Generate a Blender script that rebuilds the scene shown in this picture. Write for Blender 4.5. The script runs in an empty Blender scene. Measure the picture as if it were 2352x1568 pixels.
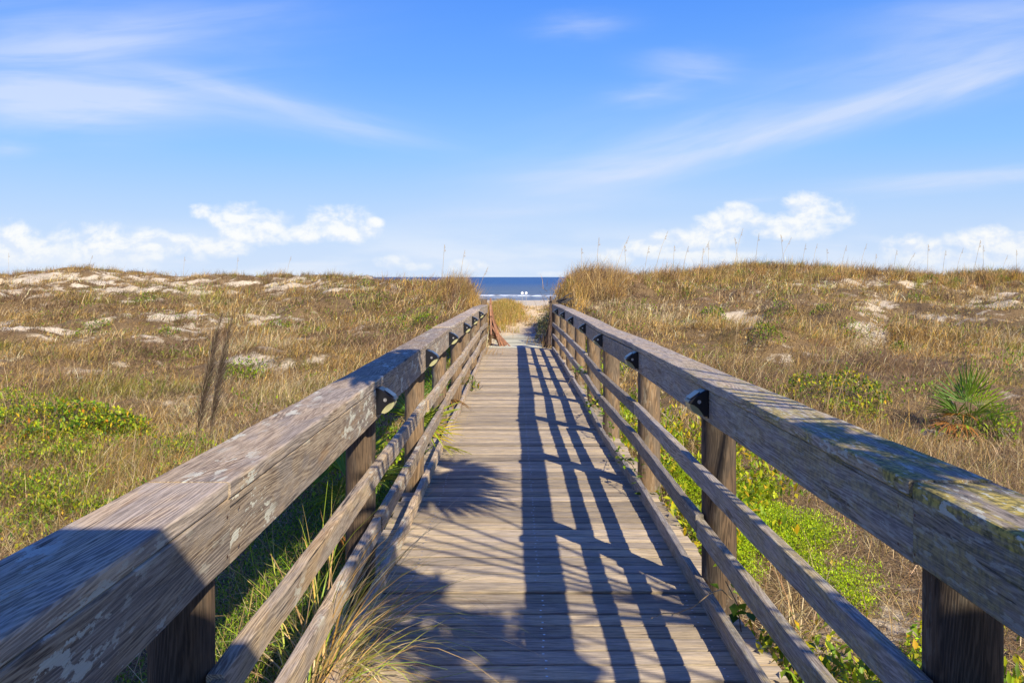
import bpy, math, random
import numpy as np
from mathutils import Vector, Matrix
random.seed(7); rng = np.random.default_rng(7)
S = bpy.context.scene
COL = S.collection
# ------------------------------------------------------------------ camera
FPX = 2100.0; VPX = 1181.0; HZY = 636.0; IW = 2352.0; IH = 1568.0     # photograph measured at 2352 px width
CAMZ = 1.5
cam = bpy.data.cameras.new('camera'); co = bpy.data.objects.new('camera', cam); COL.objects.link(co)
cam.lens = 36*FPX/IW; cam.sensor_width = 36; cam.clip_end = 60000; cam.clip_start = .05
cam.shift_x = -(VPX-IW/2)/IW; cam.shift_y = -(IH/2-HZY)/IW
co.location = (0, 0, CAMZ); co.rotation_euler = (math.radians(90), 0, 0)
S.camera = co
S.view_settings.view_transform = 'Standard'; S.view_settings.look = 'None'
S.view_settings.exposure = 0.46; S.view_settings.gamma = 1
S.cycles.max_bounces = 5; S.cycles.diffuse_bounces = 2; S.cycles.transparent_max_bounces = 8
S.cycles.use_denoising = True; S.cycles.use_adaptive_sampling = False
# ------------------------------------------------------------------ sun
SX, SY, SZ = .805, -1.385, 1.07            # direction to the sun
sd = Vector((SX, SY, SZ)).normalized()
sl = bpy.data.lights.new('sun', 'SUN'); so = bpy.data.objects.new('sun', sl); COL.objects.link(so)
sl.energy = 5.0; sl.angle = math.radians(.53); sl.color = (1, .885, .70)
so.rotation_euler = sd.to_track_quat('Z', 'Y').to_euler()
SUN_EL = math.asin(sd.z); SUN_ROT = math.atan2(sd.x, sd.y)
# ------------------------------------------------------------------ node helpers
class NT:
    def __init__(s, tree): s.t = tree; s.n = tree.nodes; s.l = tree.links
    def new(s, typ, **kw):
        n = s.n.new(typ)
        for k, v in kw.items(): setattr(n, k, v)
        return n
    def set(s, sock, v):
        if isinstance(v, bpy.types.NodeSocket): s.l.new(v, sock)
        elif v is not None:
            if hasattr(sock, 'default_value') and not isinstance(v, (int, float)) and len(sock.default_value) == 4 and len(v) == 3: v = (*v, 1)
            sock.default_value = v
    def m(s, op, a, b=None, c=None, clamp=False):
        n = s.new('ShaderNodeMath', operation=op, use_clamp=clamp)
        for i, v in enumerate((a, b, c)):
            if v is not None: s.set(n.inputs[i], v)
        return n.outputs[0]
    def vm(s, op, a, b=None, out=0):
        n = s.new('ShaderNodeVectorMath', operation=op)
        s.set(n.inputs[0], a)
        if b is not None: s.set(n.inputs[1], b)
        return n.outputs[out]
    def mix(s, f, a, b, typ='MIX'):
        n = s.new('ShaderNodeMix', data_type='RGBA', blend_type=typ)
        s.set(n.inputs[0], f); s.set(n.inputs[6], a); s.set(n.inputs[7], b)
        return n.outputs[2]
    def noise(s, vec, scale=1, detail=3, rough=.5, dist=0, out=0):
        n = s.new('ShaderNodeTexNoise'); s.set(n.inputs['Vector'], vec)
        n.inputs['Scale'].default_value = scale; n.inputs['Detail'].default_value = detail
        n.inputs['Roughness'].default_value = rough; n.inputs['Distortion'].default_value = dist
        return n.outputs[out]
    def rng(s, v, a, b, c=0., d=1., smooth=True):
        n = s.new('ShaderNodeMapRange', interpolation_type='SMOOTHSTEP' if smooth else 'LINEAR')
        s.set(n.inputs[0], v)
        for i, q in enumerate((a, b, c, d)): n.inputs[i+1].default_value = q
        return n.outputs[0]
    def ramp(s, v, stops):
        n = s.new('ShaderNodeValToRGB'); s.set(n.inputs[0], v)
        e = n.color_ramp.elements
        while len(e) < len(stops): e.new(.5)
        for el, (p, c) in zip(e, stops): el.position = p; el.color = (*c, 1)
        return n.outputs[0]
    def comb(s, x, y, z):
        n = s.new('ShaderNodeCombineXYZ')
        for i, v in enumerate((x, y, z)): s.set(n.inputs[i], v)
        return n.outputs[0]
    def sep(s, v):
        n = s.new('ShaderNodeSeparateXYZ'); s.set(n.inputs[0], v); return n.outputs
def lin(r, g, b):
    f = lambda c: c/12.92 if c <= .04045 else ((c+.055)/1.055)**2.4
    return tuple(f(c/255) for c in (r, g, b))
# ------------------------------------------------------------------ world
w = bpy.data.worlds.new('World'); S.world = w; w.use_nodes = True
N = NT(w.node_tree); N.n.clear()
sky = N.new('ShaderNodeTexSky', sky_type='NISHITA', sun_disc=False, sun_elevation=SUN_EL, sun_rotation=SUN_ROT)
d = N.new('ShaderNodeTexCoord').outputs['Generated']
dx, dy, dz = N.sep(d)
ys = N.m('MAXIMUM', dy, .12)
U = N.m('DIVIDE', dx, ys); V = N.m('DIVIDE', dz, ys)
elev = N.m('ARCSINE', dz)
# the clouds lie ahead, over the sea; elsewhere the sky is clear
front = N.m('MULTIPLY', N.m('MULTIPLY', N.rng(dy, .2, .45), N.rng(N.m('ABSOLUTE', U), .75, 1.05, 1, 0)), N.m('MULTIPLY', N.rng(V, .42, .62, 1, 0), N.rng(V, -.03, -.005)))
K = 6.0
base = N.ramp(N.m('MULTIPLY', elev, 1/1.5708, clamp=True), [
    (0.0, lin(212, 229, 253)), (.035, lin(190, 217, 253)), (.085, lin(143, 197, 255)),
    (.14, lin(108, 171, 255)), (.20, lin(80, 148, 254)), (.42, lin(46, 94, 205)), (1, lin(34, 72, 172))])
# cirrus veil, fibrous, given as streaks: centre, half length, half width, angle, strength
UV = N.comb(U, V, 0.)
def px(x, y): return ((x-VPX)/FPX, (HZY-y)/FPX, 0)
def streak(x, y, L, W, ang, k, fib=3.2, seed=0.):
    v = N.vm('SUBTRACT', UV, px(x, y))
    r = N.new('ShaderNodeVectorRotate', rotation_type='Z_AXIS'); N.set(r.inputs['Vector'], v)
    r.inputs['Angle'].default_value = -math.radians(ang)
    s = N.vm('MULTIPLY', r.outputs[0], (FPX/L, FPX/W, 0))
    wob = N.m('MULTIPLY', N.m('SUBTRACT', N.noise(N.vm('ADD', s, (seed, 0, seed)), 1.1, 2), .5), 1.2)
    s = N.vm('ADD', s, N.comb(0., wob, 0.))
    q = N.vm('DOT_PRODUCT', s, s, out=1)
    g = N.m('POWER', 2.718, N.m('MULTIPLY', q, -1.15))
    f = N.noise(N.vm('ADD', N.vm('MULTIPLY', r.outputs[0], (5, 34, 1)), (seed*3, seed, 2)), 1.0, 4, .6, .6)
    return N.m('MULTIPLY', g, N.m('MULTIPLY', N.rng(f, .25, .72, .35, 1.), k*1.05))
tot = None
for a in [(100, 160, 430, 150, 3, .7), (210, 225, 280, 34, -4, 1.0), (130, 262, 260, 34, -4, .55), (520, 205, 230, 22, -14, .35),
          (680, 262, 330, 40, -12, .42), (820, 300, 150, 20, -10, .3),
          (1330, 60, 100, 26, 4, .45), (1600, 155, 120, 34, -4, .55), (1490, 218, 90, 22, 3, .5),
          (2220, 190, 230, 30, 19, .75), (1950, 262, 280, 34, 17, .62), (1620, 345, 300, 40, 15, .62), (1330, 405, 220, 34, 6, .65),
          (1700, 270, 560, 90, 14, .40), (2260, 110, 330, 90, 12, .5), (2260, 30, 300, 60, 4, .35),
          (2240, 410, 330, 22, 5, .85), (1120, 490, 170, 14, 3, .4), (1720, 462, 70, 6, 5, .5),
          (20, 345, 60, 16, 0, .6), (1300, 470, 300, 30, 3, .3), (400, 60, 380, 60, 5, .35)]:
    g = streak(*a, seed=a[0]*.013+a[1]*.007)
    tot = g if tot is None else N.m('ADD', tot, g)
cir = N.m('MINIMUM', tot, .9)
c1 = N.mix(N.m('MULTIPLY', cir, .82), base, lin(220, 230, 253))
# cumulus near the horizon: lobes broken up by noise
lobes = [(20, 560, 70, 44), (100, 575, 60, 26), (160, 562, 60, 36), (260, 562, 60, 40), (330, 568, 50, 38), (460, 486, 27, 15), (545, 500, 60, 30),
         (590, 520, 85, 32), (480, 565, 100, 24), (560, 545, 70, 24), (775, 510, 68, 34), (700, 535, 60, 20), (860, 512, 22, 12), (800, 535, 70, 20),
         (905, 603, 38, 13), (950, 610, 36, 10), (1070, 612, 40, 13), (1260, 628, 30, 6),
         (1405, 592, 42, 18), (1500, 570, 60, 20), (1580, 553, 80, 24), (1660, 525, 62, 34), (1690, 488, 40, 20), (1640, 590, 70, 16),
         (1870, 488, 78, 34), (1820, 515, 90, 26), (1930, 492, 40, 22), (1780, 535, 60, 14), (1600, 585, 130, 10),
         (2090, 580, 60, 30), (2150, 592, 60, 20), (2260, 556, 66, 32), (2330, 572, 50, 32), (2230, 600, 130, 20)]
dom = N.comb(N.m('MULTIPLY', U, 34), N.m('MULTIPLY', V, 46), 0.)
nz = N.noise(dom, .8, 7, .6, .2)
nz2 = N.noise(N.vm('ADD', dom, (.12, .26, 0)), .8, 7, .6, .2)
best = None
for (x, y, rx, ry) in lobes:
    s = N.vm('MULTIPLY', N.vm('SUBTRACT', UV, px(x, y)), (FPX/(rx*1.22), FPX/(ry*1.28), 0))
    q = N.m('SUBTRACT', 1., N.vm('DOT_PRODUCT', s, s, out=1))
    best = q if best is None else N.m('SMOOTH_MAX', best, q, .25)
best = N.m('MAXIMUM', best, -3.)
dens = N.m('ADD', best, N.m('MULTIPLY', N.m('SUBTRACT', nz, .5), 3.6))
alpha = N.m('MULTIPLY', N.rng(dens, -.3, 1.2), .93)
shade = N.rng(N.m('SUBTRACT', nz, nz2), -.14, .08)
cc = N.mix(shade, lin(226, 236, 253), lin(255, 255, 253))
fadeb = N.rng(V, -.002, .045, .45, .96)
veil = N.m('MULTIPLY', N.rng(N.noise(N.comb(N.m('MULTIPLY', U, 6), N.m('MULTIPLY', V, 30), 4.), 1, 4, .55), .38, .66), N.rng(V, .01, .075, .55, 0.))
c1 = N.mix(veil, c1, lin(240, 245, 254))
c2 = N.mix(N.m('MULTIPLY', alpha, fadeb), c1, cc)
EXPK = 1/(.1*2**S.view_settings.exposure)
def bgnode(c):
    hot = N.new('ShaderNodeVectorMath', operation='SCALE'); N.set(hot.inputs[0], c); hot.inputs['Scale'].default_value = EXPK*1.02
    f = N.mix(.95, sky.outputs[0], hot.outputs[0]); b_ = N.new('ShaderNodeBackground'); N.set(b_.inputs[0], f); b_.inputs[1].default_value = .1; return b_.outputs[0]
mxs = N.new('ShaderNodeMixShader'); N.set(mxs.inputs[0], front); N.l.new(bgnode(base), mxs.inputs[1]); N.l.new(bgnode(c2), mxs.inputs[2])
N.l.new(mxs.outputs[0], N.new('ShaderNodeOutputWorld').inputs[0])
try: w.cycles.sampling_method = 'MANUAL'; w.cycles.sample_map_resolution = 512
except Exception: pass

# ------------------------------------------------------------------ object helpers
def tag(o, label=None, cat=None, group=None, kind=None):
    if label: o['label'] = label
    if cat: o['category'] = cat
    if group: o['group'] = group
    if kind: o['kind'] = kind
    return o
def empty(name, loc, rz=0):
    o = bpy.data.objects.new(name, None); COL.objects.link(o); o.location = loc; o.rotation_euler = (0, 0, rz)
    o.empty_display_size = .1
    return o
class MB:
    """collects vertices and faces, builds ONE mesh object"""
    def __init__(s): s.v = []; s.f = []; s.mi = []; s.r = []; s.c = []; s.cur = 0; s.rnd = 0.; s.col = (1, 1, 1)
    def add(s, vs, fs, cols=None):
        b = len(s.v); s.v += [tuple(v) for v in vs]; s.f += [tuple(b+i for i in f) for f in fs]
        s.mi += [s.cur]*len(fs); s.r += [s.rnd]*len(vs); s.c += cols if cols else [s.col]*len(vs)
    def box(s, a, b):
        (x0, y0, z0), (x1, y1, z1) = a, b
        s.add([(x0,y0,z0),(x1,y0,z0),(x1,y1,z0),(x0,y1,z0),(x0,y0,z1),(x1,y0,z1),(x1,y1,z1),(x0,y1,z1)],
              [(0,3,2,1),(4,5,6,7),(0,1,5,4),(1,2,6,5),(2,3,7,6),(3,0,4,7)])
    def loft(s, rings, cap=True, rc=None):
        n = len(rings[0]); vs = [p for r in rings for p in r]; fs = []
        for i in range(len(rings)-1):
            for j in range(n):
                a = i*n+j; b = i*n+(j+1) % n
                fs.append((a, b, b+n, a+n))
        if cap: fs.append(tuple(range(n))[::-1]); fs.append(tuple((len(rings)-1)*n+j for j in range(n)))
        s.add(vs, fs, rc*len(rings) if rc else None)
    def tube(s, pts, rad, n=6, cap=True):
        pts = [Vector(p) for p in pts]; rings = []
        up = Vector((.13, .31, .94))
        for i, p in enumerate(pts):
            t = (pts[min(i+1, len(pts)-1)] - pts[max(i-1, 0)]).normalized()
            a = t.cross(up); a = a.normalized() if a.length > 1e-4 else Vector((1, 0, 0)); b = t.cross(a)
            r = rad[i] if isinstance(rad, (list, tuple)) else rad
            rings.append([p + a*math.cos(2*math.pi*k/n)*r + b*math.sin(2*math.pi*k/n)*r for k in range(n)])
        s.loft(rings, cap)
    def build(s, name, mats, parent=None, smooth=False, origin=None):
        me = bpy.data.meshes.new(name)
        # with a parent and an origin the vertices are already local to the parent
        o0 = Vector(origin) if (origin is not None and parent is None) else Vector((0, 0, 0))
        me.from_pydata([(v[0]-o0.x, v[1]-o0.y, v[2]-o0.z) for v in s.v], [], s.f)
        for m_ in (mats if isinstance(mats, (list, tuple)) else [mats]): me.materials.append(m_)
        me.polygons.foreach_set('material_index', s.mi)
        at = me.attributes.new('rnd', 'FLOAT', 'POINT'); at.data.foreach_set('value', s.r)
        at = me.attributes.new('tint', 'FLOAT_COLOR', 'POINT')
        at.data.foreach_set('color', np.array([(*c, 1) for c in s.c], dtype=np.float32).ravel())
        if smooth: me.polygons.foreach_set('use_smooth', [True]*len(me.polygons))
        me.update()
        o = bpy.data.objects.new(name, me); COL.objects.link(o); o.location = o0
        if parent is not None:
            o.parent = parent; o.location = (0, 0, 0) if origin is not None else -parent.location
        return o
def arr_mesh(name, V_, F_flat, loop_start, mat, color=None, parent=None, loc=(0, 0, 0), smooth=False):
    me = bpy.data.meshes.new(name)
    nv = len(V_); me.vertices.add(nv); me.vertices.foreach_set('co', V_.astype(np.float32).ravel())
    me.loops.add(len(F_flat)); me.loops.foreach_set('vertex_index', F_flat.astype(np.int32))
    me.polygons.add(len(loop_start)); me.polygons.foreach_set('loop_start', loop_start.astype(np.int32))
    me.update(calc_edges=True)
    if color is not None:
        at = me.attributes.new('tint', 'FLOAT_COLOR', 'POINT')
        at.data.foreach_set('color', np.concatenate([color, np.ones((nv, 1))], 1).astype(np.float32).ravel())
    if smooth: me.polygons.foreach_set('use_smooth', np.ones(len(loop_start), bool))
    me.materials.append(mat)
    o = bpy.data.objects.new(name, me); COL.objects.link(o); o.location = loc
    if parent is not None: o.parent = parent
    return o
# ------------------------------------------------------------------ value noise in numpy
_perm = np.random.default_rng(3).random((256, 256))
def vn(x, y, s=1.0, o=0):
    x = np.asarray(x, float)*s + 37.3*o + 500; y = np.asarray(y, float)*s + 91.7*o + 500
    xi = np.floor(x).astype(int); yi = np.floor(y).astype(int); fx = x-xi; fy = y-yi
    fx = fx*fx*(3-2*fx); fy = fy*fy*(3-2*fy)
    g = lambda a, b: _perm[a % 256, b % 256]
    return (g(xi, yi)*(1-fx)+g(xi+1, yi)*fx)*(1-fy) + (g(xi, yi+1)*(1-fx)+g(xi+1, yi+1)*fx)*fy
def fbm(x, y, s=1., o=0, n=4):
    t = 0; a = .5; tt = 0
    for i in range(n): t = t + a*vn(x, y, s*2**i, o+i); tt += a; a *= .5
    return t/tt
def ss(a, b, x): t = np.clip((x-a)/(b-a), 0, 1); return t*t*(3-2*t)
# ------------------------------------------------------------------ terrain height
def dzk(y): return -.009*np.asarray(y, float)          # the walkway falls gently towards the sea
cx_l = [-600, 0, 100, 200, 300, 480, 600, 750, 850, 930, 1000, 1050, 1100, 1140]
cy_l = [628, 632, 624, 620, 628, 636, 641, 637, 643, 651, 654, 651, 662, 690]
cx_r = [1225, 1262, 1290, 1330, 1400, 1500, 1560, 1640, 1700, 1800, 1900, 2000, 2100, 2352, 3000]
cy_r = [720, 690, 662, 642, 637, 640, 636, 622, 616, 618, 622, 630, 634, 638, 640]
u_c = (np.array(cx_l + cx_r)-VPX)/FPX
y_c = np.array(cy_l + cy_r, float)
def crestY(u): return np.interp(u, [-.6, -.25, -.05, -.02, .03, .05, .25, .6], [43, 42, 29, 26, 26, 27, 34, 36])
def hgt(x, y):
    x = np.asarray(x, float); y = np.asarray(y, float)
    yy = np.maximum(y, 2.0); u = np.clip(x/yy, -.9, .9)
    # lateral flattening of the column so that slopes stay smooth near the camera
    Yc = crestY(u)
    zc = CAMZ + (HZY - np.interp(u, u_c, y_c))/FPX*Yc
    t = np.clip(y/Yc, 0, 1)
    z0 = -.30
    e = np.where(x > 0, 2.0, 2.25)
    z = z0 + (zc - z0)*t**e
    tb = ss(0, 1, (y-Yc)/32.)
    bz = beachz(y)
    z = np.where(y > Yc, zc*(1-tb) + bz*tb, z)
    hum = (fbm(x, y, .35, 1)-.5)*.9 + (fbm(x, y, 1.0, 5, 3)-.5)*.55
    amp = ss(1.2, 4.5, np.abs(x-.1))*(.18+.82*ss(3, 22, y))*np.clip(1-np.maximum(y-Yc, 0)/20, .1, 1)
    rid = np.exp(-((y-Yc)/2.5)**2)
    z = z + hum*amp*(1-.35*rid)
    # corridor of the walkway and the sandy path
    pz = np.interp(y, [-100, 0, 21, 23, 30, 38, 46, 60, 120, 220], [-.25, -.28, -.36, -.215, -.225, -.05, .05, -.5, -3.0, -4.05])
    pc = np.interp(y, [0, 22, 30, 60, 120], [.12, .12, .0, .6, 1.5])
    pw = np.interp(y, [0, 20, 23, 30, 45, 60, 120], [1.15, 1.05, .55, .75, 1.3, 2.5, 12])
    c = ss(0, 1, (np.abs(x-pc)-pw)/np.interp(y, [0, 10, 22, 30, 60], [2.6, 2.0, .9, 1.0, 3.0]))
    z = pz*(1-c) + np.maximum(z, pz-.0)*c
    # low grassy hummock in the path
    z = z + .16*np.exp(-(((x+.38)/.75)**2 + ((y-41)/8.)**2))
    return z
def beachz(y): return np.interp(y, [-100, 40, 60, 120, 220, 300], [-.3, -.6, -1.2, -3.0, -4.05, -5.5])
def ground_at(px_, py_):
    ux = (px_-VPX)/FPX; uz = (HZY-py_)/FPX
    Y = np.arange(1.0, 120, .05); z = CAMZ + uz*Y
    g = hgt(ux*Y, Y); i = np.argmax(g >= z)
    if g[i] < z[i]: i = len(Y)-1
    return Vector((ux*Y[i], Y[i], float(g[i])))
def proj(x, y, z):
    return VPX + FPX*x/y, HZY - FPX*(z-CAMZ)/y
# masks measured on the photograph: bare sand and green cover, as ellipses on the ground
sandE = [(160, 648, 190, 24, 1.0), (340, 652, 160, 18, .9), (60, 668, 140, 14, .7), (600, 655, 140, 14, .6), (760, 652, 150, 16, .75), (450, 665, 120, 12, .7),
         (0, 745, 70, 18, .9), (110, 760, 110, 14, .7), (400, 725, 130, 16, .7), (580, 735, 150, 16, .8), (470, 748, 120, 12, .6), (620, 828, 120, 11, .8),
         (150, 856, 120, 12, .55), (20, 806, 50, 9, .6), (250, 690, 140, 10, .4),
         (1900, 645, 180, 12, .6), (2060, 652, 120, 10, .7), (1720, 735, 90, 22, .7), (1990, 760, 60, 60, .8), (2010, 700, 60, 20, .7), (2270, 690, 80, 16, .7),
         (2180, 730, 90, 16, .55), (2320, 675, 60, 10, .7), (1960, 800, 70, 20, .7), (1850, 755, 60, 18, .5), (2120, 1000, 90, 16, .75), (2250, 705, 60, 10, .6), (1800, 830, 90, 16, .35)]
greenE = [(70, 1080, 230, 70, .9), (60, 1010, 260, 40, .8), (150, 1170, 300, 80, 1.25), (600, 1080, 200, 45, .5), (950, 740, 60, 20, .8), (560, 860, 50, 18, .6),
          (300, 1040, 180, 30, .6), (20, 950, 120, 30, .6), (880, 700, 120, 18, .3), (1870, 640, 100, 9, .25), (1660, 720, 40, 8, .8), (2300, 655, 70, 12, .5), (2230, 1050, 120, 60, .4),
          (2150, 770, 90, 16, .45), (1750, 960, 60, 14, .4), (2000, 930, 90, 24, .4)]
def emask(E, X, Y, Z):
    px_, py_ = proj(X, np.maximum(Y, .8), Z)
    m = np.zeros_like(X)
    for q_, (a, b, rx, ry, k) in enumerate(E):
        if E is sandE and q_ > 5: k *= .85; rx *= .85
        m = np.maximum(m, k*np.exp(-(((px_-a)/rx)**2 + ((py_-b)/ry)**2)**1.3))
    return m
def sandmask(X, Y, Z):
    m = emask(sandE, X, Y, Z)
    n = fbm(X, Y, .9, 11, 4)
    m = m*(.28+1.2*ss(.38, .64, fbm(X, Y, 2.6, 13, 4))) + (n-.5)*1.0 + (fbm(X, Y, 3.0, 17, 3)-.5)*.9*ss(6, 12, Y)
    far = ss(38, 60, Y)*.9
    pathm = 1-ss(.0, .45, np.abs(X-np.interp(Y, [0, 22, 30, 45, 60, 120], [.12, .12, .0, .35, .6, 1.5]))-np.interp(Y, [0, 20, 23, 30, 45, 60, 120], [0, 0, .6, .7, 1.0, 1.2, 12]))
    pathm = pathm*ss(20, 21.5, Y)
    hm = np.exp(-(((X+.42)/.65)**2 + ((Y-40)/8.5)**2)**2)
    m = np.maximum(m, pathm*1.5*(1-hm)) - hm*.9
    m = np.maximum(m, ss(-2.3, -2.8, Z)*1.5)
    return m
# ------------------------------------------------------------------ materials
def mat_new(name):
    m = bpy.data.materials.new(name); m.use_nodes = True; N = NT(m.node_tree); N.n.clear()
    out = N.new('ShaderNodeOutputMaterial'); p = N.new('ShaderNodeBsdfPrincipled'); N.l.new(p.outputs[0], out.inputs[0])
    return m, N, p, out
def wood_mat(name, axis=1, wav=26, con=(.12, .70), medk=.3, rw=.30, light=(.50, .42, .32), dark=(.24, .19, .16), grey=(.37, .34, .35), moss=0., lichen=.25, stain=.4, grain=1., wet=0.):
    m, N, p, out = mat_new(name)
    oc = N.new('ShaderNodeTexCoord').outputs['Object']
    rn = N.new('ShaderNodeAttribute', attribute_name='rnd').outputs['Fac']
    x, y, z = N.sep(oc)
    off = N.m('MULTIPLY', rn, 61.7)
    lo = (x, y, z)[axis]; cr = [c for i, c in enumerate((x, y, z)) if i != axis]
    L = N.m('ADD', lo, off)
    def st(kl, kc): return N.comb(N.m('MULTIPLY', L, kl), N.m('ADD', N.m('MULTIPLY', cr[0], kc), off), N.m('MULTIPLY', cr[1], kc))
    warp = N.noise(st(1.3, 5), 1, 2)
    big = N.noise(st(2.2, 9), 1, 5, .6, .6)
    # knots bend the growth rings
    wp = N.m('ADD', N.m('MULTIPLY', N.m('SUBTRACT', N.noise(st(1.0, 5), 1, 2, .4), .5), wav*5.0), N.m('MULTIPLY', N.m('SUBTRACT', N.noise(st(5, 24), 1, 3), .5), 5.0))
    ring_v = N.m('ADD', N.m('MULTIPLY', N.m('ADD', cr[0], cr[1]), 640*grain), wp)
    ring_v = N.m('ADD', ring_v, N.m('MULTIPLY', N.noise(st(.6, 38), 1, 2), 22))
    ring = N.m('ADD', .5, N.m('MULTIPLY', N.m('SUBTRACT', N.rng(N.m('SINE', ring_v), -.25, .95), .5), N.rng(N.noise(st(1.6, 12), 1, 3), .35, .62, .15, 1.)))
    fine = N.noise(st(9.0, 230), 1, 4, .7)
    med = N.noise(st(5.0, 42), 1, 5, .62, .4)
    fine = N.rng(fine, .28, .72); med = N.rng(med, .22, .78)
    f = N.m('ADD', N.m('MULTIPLY', ring, rw), N.m('ADD', N.m('MULTIPLY', fine, 1.0-medk-rw), N.m('MULTIPLY', med, medk)))
    c = N.mix(N.rng(f, con[0], con[1]), dark, light)
    c = N.mix(N.m('MULTIPLY', N.rng(big, .42, .56), .7), c, N.mix(N.rng(f, .3, .8), tuple(g*.62 for g in grey), tuple(min(1, g*1.22) for g in grey)))
    per = N.rng(N.m('FRACT', N.m('MULTIPLY', rn, 7.13)), 0, 1, .66, 1.2, False)
    c = N.mix(1.0, c, N.comb(per, per, per), 'MULTIPLY')
    c = N.mix(1.0, c, N.new('ShaderNodeAttribute', attribute_name='tint').outputs['Color'], 'MULTIPLY')
    # warm stains
    stn = N.rng(N.noise(N.comb(N.m('MULTIPLY', L, 1.7), N.m('ADD', N.m('MULTIPLY', cr[0], 9), 3.), N.m('MULTIPLY', cr[1], 9)), 1, 4, .6), .58, .76)
    c = N.mix(N.m('MULTIPLY', stn, stain), c, (.46, .26, .09))
    # dark cracks along the grain
    ck = N.rng(N.noise(st(2.4, 95), 1, 3, .5, .2), .32, .345, 1, 0)
    ck = N.m('MULTIPLY', ck, N.rng(N.noise(st(.8, 3), 1, 2), .42, .6))
    c = N.mix(N.m('MULTIPLY', ck, .9), c, (.03, .025, .022))
    kn = N.new('ShaderNodeTexVoronoi'); N.set(kn.inputs['Vector'], st(1.35, 5.5)); kn.inputs['Scale'].default_value = 1
    kd = kn.outputs['Distance']
    knot = N.m('MULTIPLY', N.rng(kd, .05, .11, 1, 0), N.rng(N.sep(kn.outputs['Color'])[0], .62, .66))
    c = N.mix(N.m('MULTIPLY', knot, .65), c, (.13, .075, .04))
    geo = N.new('ShaderNodeNewGeometry')
    upz = N.sep(geo.outputs['Normal'])[2]
    if lichen > 0:
        ln = N.noise(N.comb(N.m('MULTIPLY', L, 9), N.m('MULTIPLY', cr[0], 26), N.m('MULTIPLY', cr[1], 26)), 1, 6, .66)
        lm = N.m('MULTIPLY', N.rng(ln, .55, .575), N.rng(N.noise(st(1.2, 4), 1, 2), .46, .60))
        c = N.mix(N.m('MULTIPLY', lm, min(1, lichen*1.6)), c, (.66, .64, .50))
    if moss > 0:
        nearf = N.rng(y, 1.6, 6.0, 1, 0) if axis == 1 else 1.
        mn = N.noise(N.comb(N.m('MULTIPLY', L, 4), N.m('MULTIPLY', cr[0], 22), N.m('MULTIPLY', cr[1], 22)), 1, 6, .62)
        mm = N.m('MULTIPLY', N.rng(mn, .42, .56), N.m('MULTIPLY', nearf, moss))
        c = N.mix(mm, c, N.mix(N.rng(N.noise(oc, 60, 3), .4, .6), (.19, .165, .03), (.56, .44, .08)))
        sp = N.noise(N.comb(N.m('MULTIPLY', L, 16), N.m('MULTIPLY', cr[0], 60), N.m('MULTIPLY', cr[1], 60)), 1, 4, .6)
        c = N.mix(N.m('MULTIPLY', N.rng(sp, .57, .62), N.m('MULTIPLY', nearf, moss)), c, (.60, .61, .50))
        c = N.mix(N.m('MULTIPLY', N.rng(sp, .40, .35), N.m('MULTIPLY', nearf, moss*.7)), c, (.03, .032, .02))
    N.set(p.inputs['Base Color'], c)
    N.set(p.inputs['Roughness'], N.rng(fine, .2, .8, .92, .68)); p.inputs['Specular IOR Level'].default_value = .3
    h = N.m('SUBTRACT', N.m('ADD', N.m('MULTIPLY', fine, .5), N.m('ADD', N.m('MULTIPLY', ring, rw*.5), N.m('MULTIPLY', med, medk*1.3))), N.m('MULTIPLY', ck, 1.3))
    b = N.new('ShaderNodeBump'); b.inputs['Strength'].default_value = .7; b.inputs['Distance'].default_value = .0026
    N.set(b.inputs['Height'], h); N.l.new(b.outputs[0], p.inputs['Normal'])
    return m
def leaf_mat(name, col=None, trans=.35, rough=.55, var=.35):
    m, N, p, out = mat_new(name)
    c = N.new('ShaderNodeAttribute', attribute_name='tint').outputs['Color'] if col is None else None
    nz_ = N.noise(N.new('ShaderNodeTexCoord').outputs['Object'], 14, 2)
    k = N.rng(nz_, .3, .7, 1-var, 1+var, False)
    c = N.mix(1., c if c is not None else (*col, 1), N.comb(k, k, k), 'MULTIPLY')
    N.set(p.inputs['Base Color'], c); p.inputs['Roughness'].default_value = rough; p.inputs['Specular IOR Level'].default_value = .25
    t = N.new('ShaderNodeBsdfTranslucent'); N.set(t.inputs[0], c)
    mx = N.new('ShaderNodeMixShader'); mx.inputs[0].default_value = trans
    N.l.new(p.outputs[0], mx.inputs[1]); N.l.new(t.outputs[0], mx.inputs[2]); N.l.new(mx.outputs[0], out.inputs[0])
    return m
def plain(name, col, rough=.5, metal=0., spec=.5, noise_=.15, sc=30):
    m, N, p, out = mat_new(name)
    k = N.rng(N.noise(N.new('ShaderNodeTexCoord').outputs['Object'], sc, 4), .3, .7, 1-noise_, 1+noise_, False)
    N.set(p.inputs['Base Color'], N.mix(1., (*col, 1), N.comb(k, k, k), 'MULTIPLY'))
    p.inputs['Roughness'].default_value = rough; p.inputs['Metallic'].default_value = metal; p.inputs['Specular IOR Level'].default_value = spec
    return m
M_deck = wood_mat('deck wood', 0, wav=9, con=(.04, .70), medk=.2, rw=.22, light=(.70, .565, .36), dark=(.215, .155, .095), grey=(.45, .38, .295), lichen=0., stain=.28)
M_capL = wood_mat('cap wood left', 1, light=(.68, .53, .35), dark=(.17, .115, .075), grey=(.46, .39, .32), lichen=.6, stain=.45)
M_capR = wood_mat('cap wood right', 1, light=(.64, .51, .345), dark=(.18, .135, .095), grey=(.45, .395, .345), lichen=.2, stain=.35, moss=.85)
M_railL = wood_mat('rail wood left', 1, light=(.70, .53, .32), dark=(.20, .135, .08), grey=(.47, .39, .31), lichen=.5, stain=.45)
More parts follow.
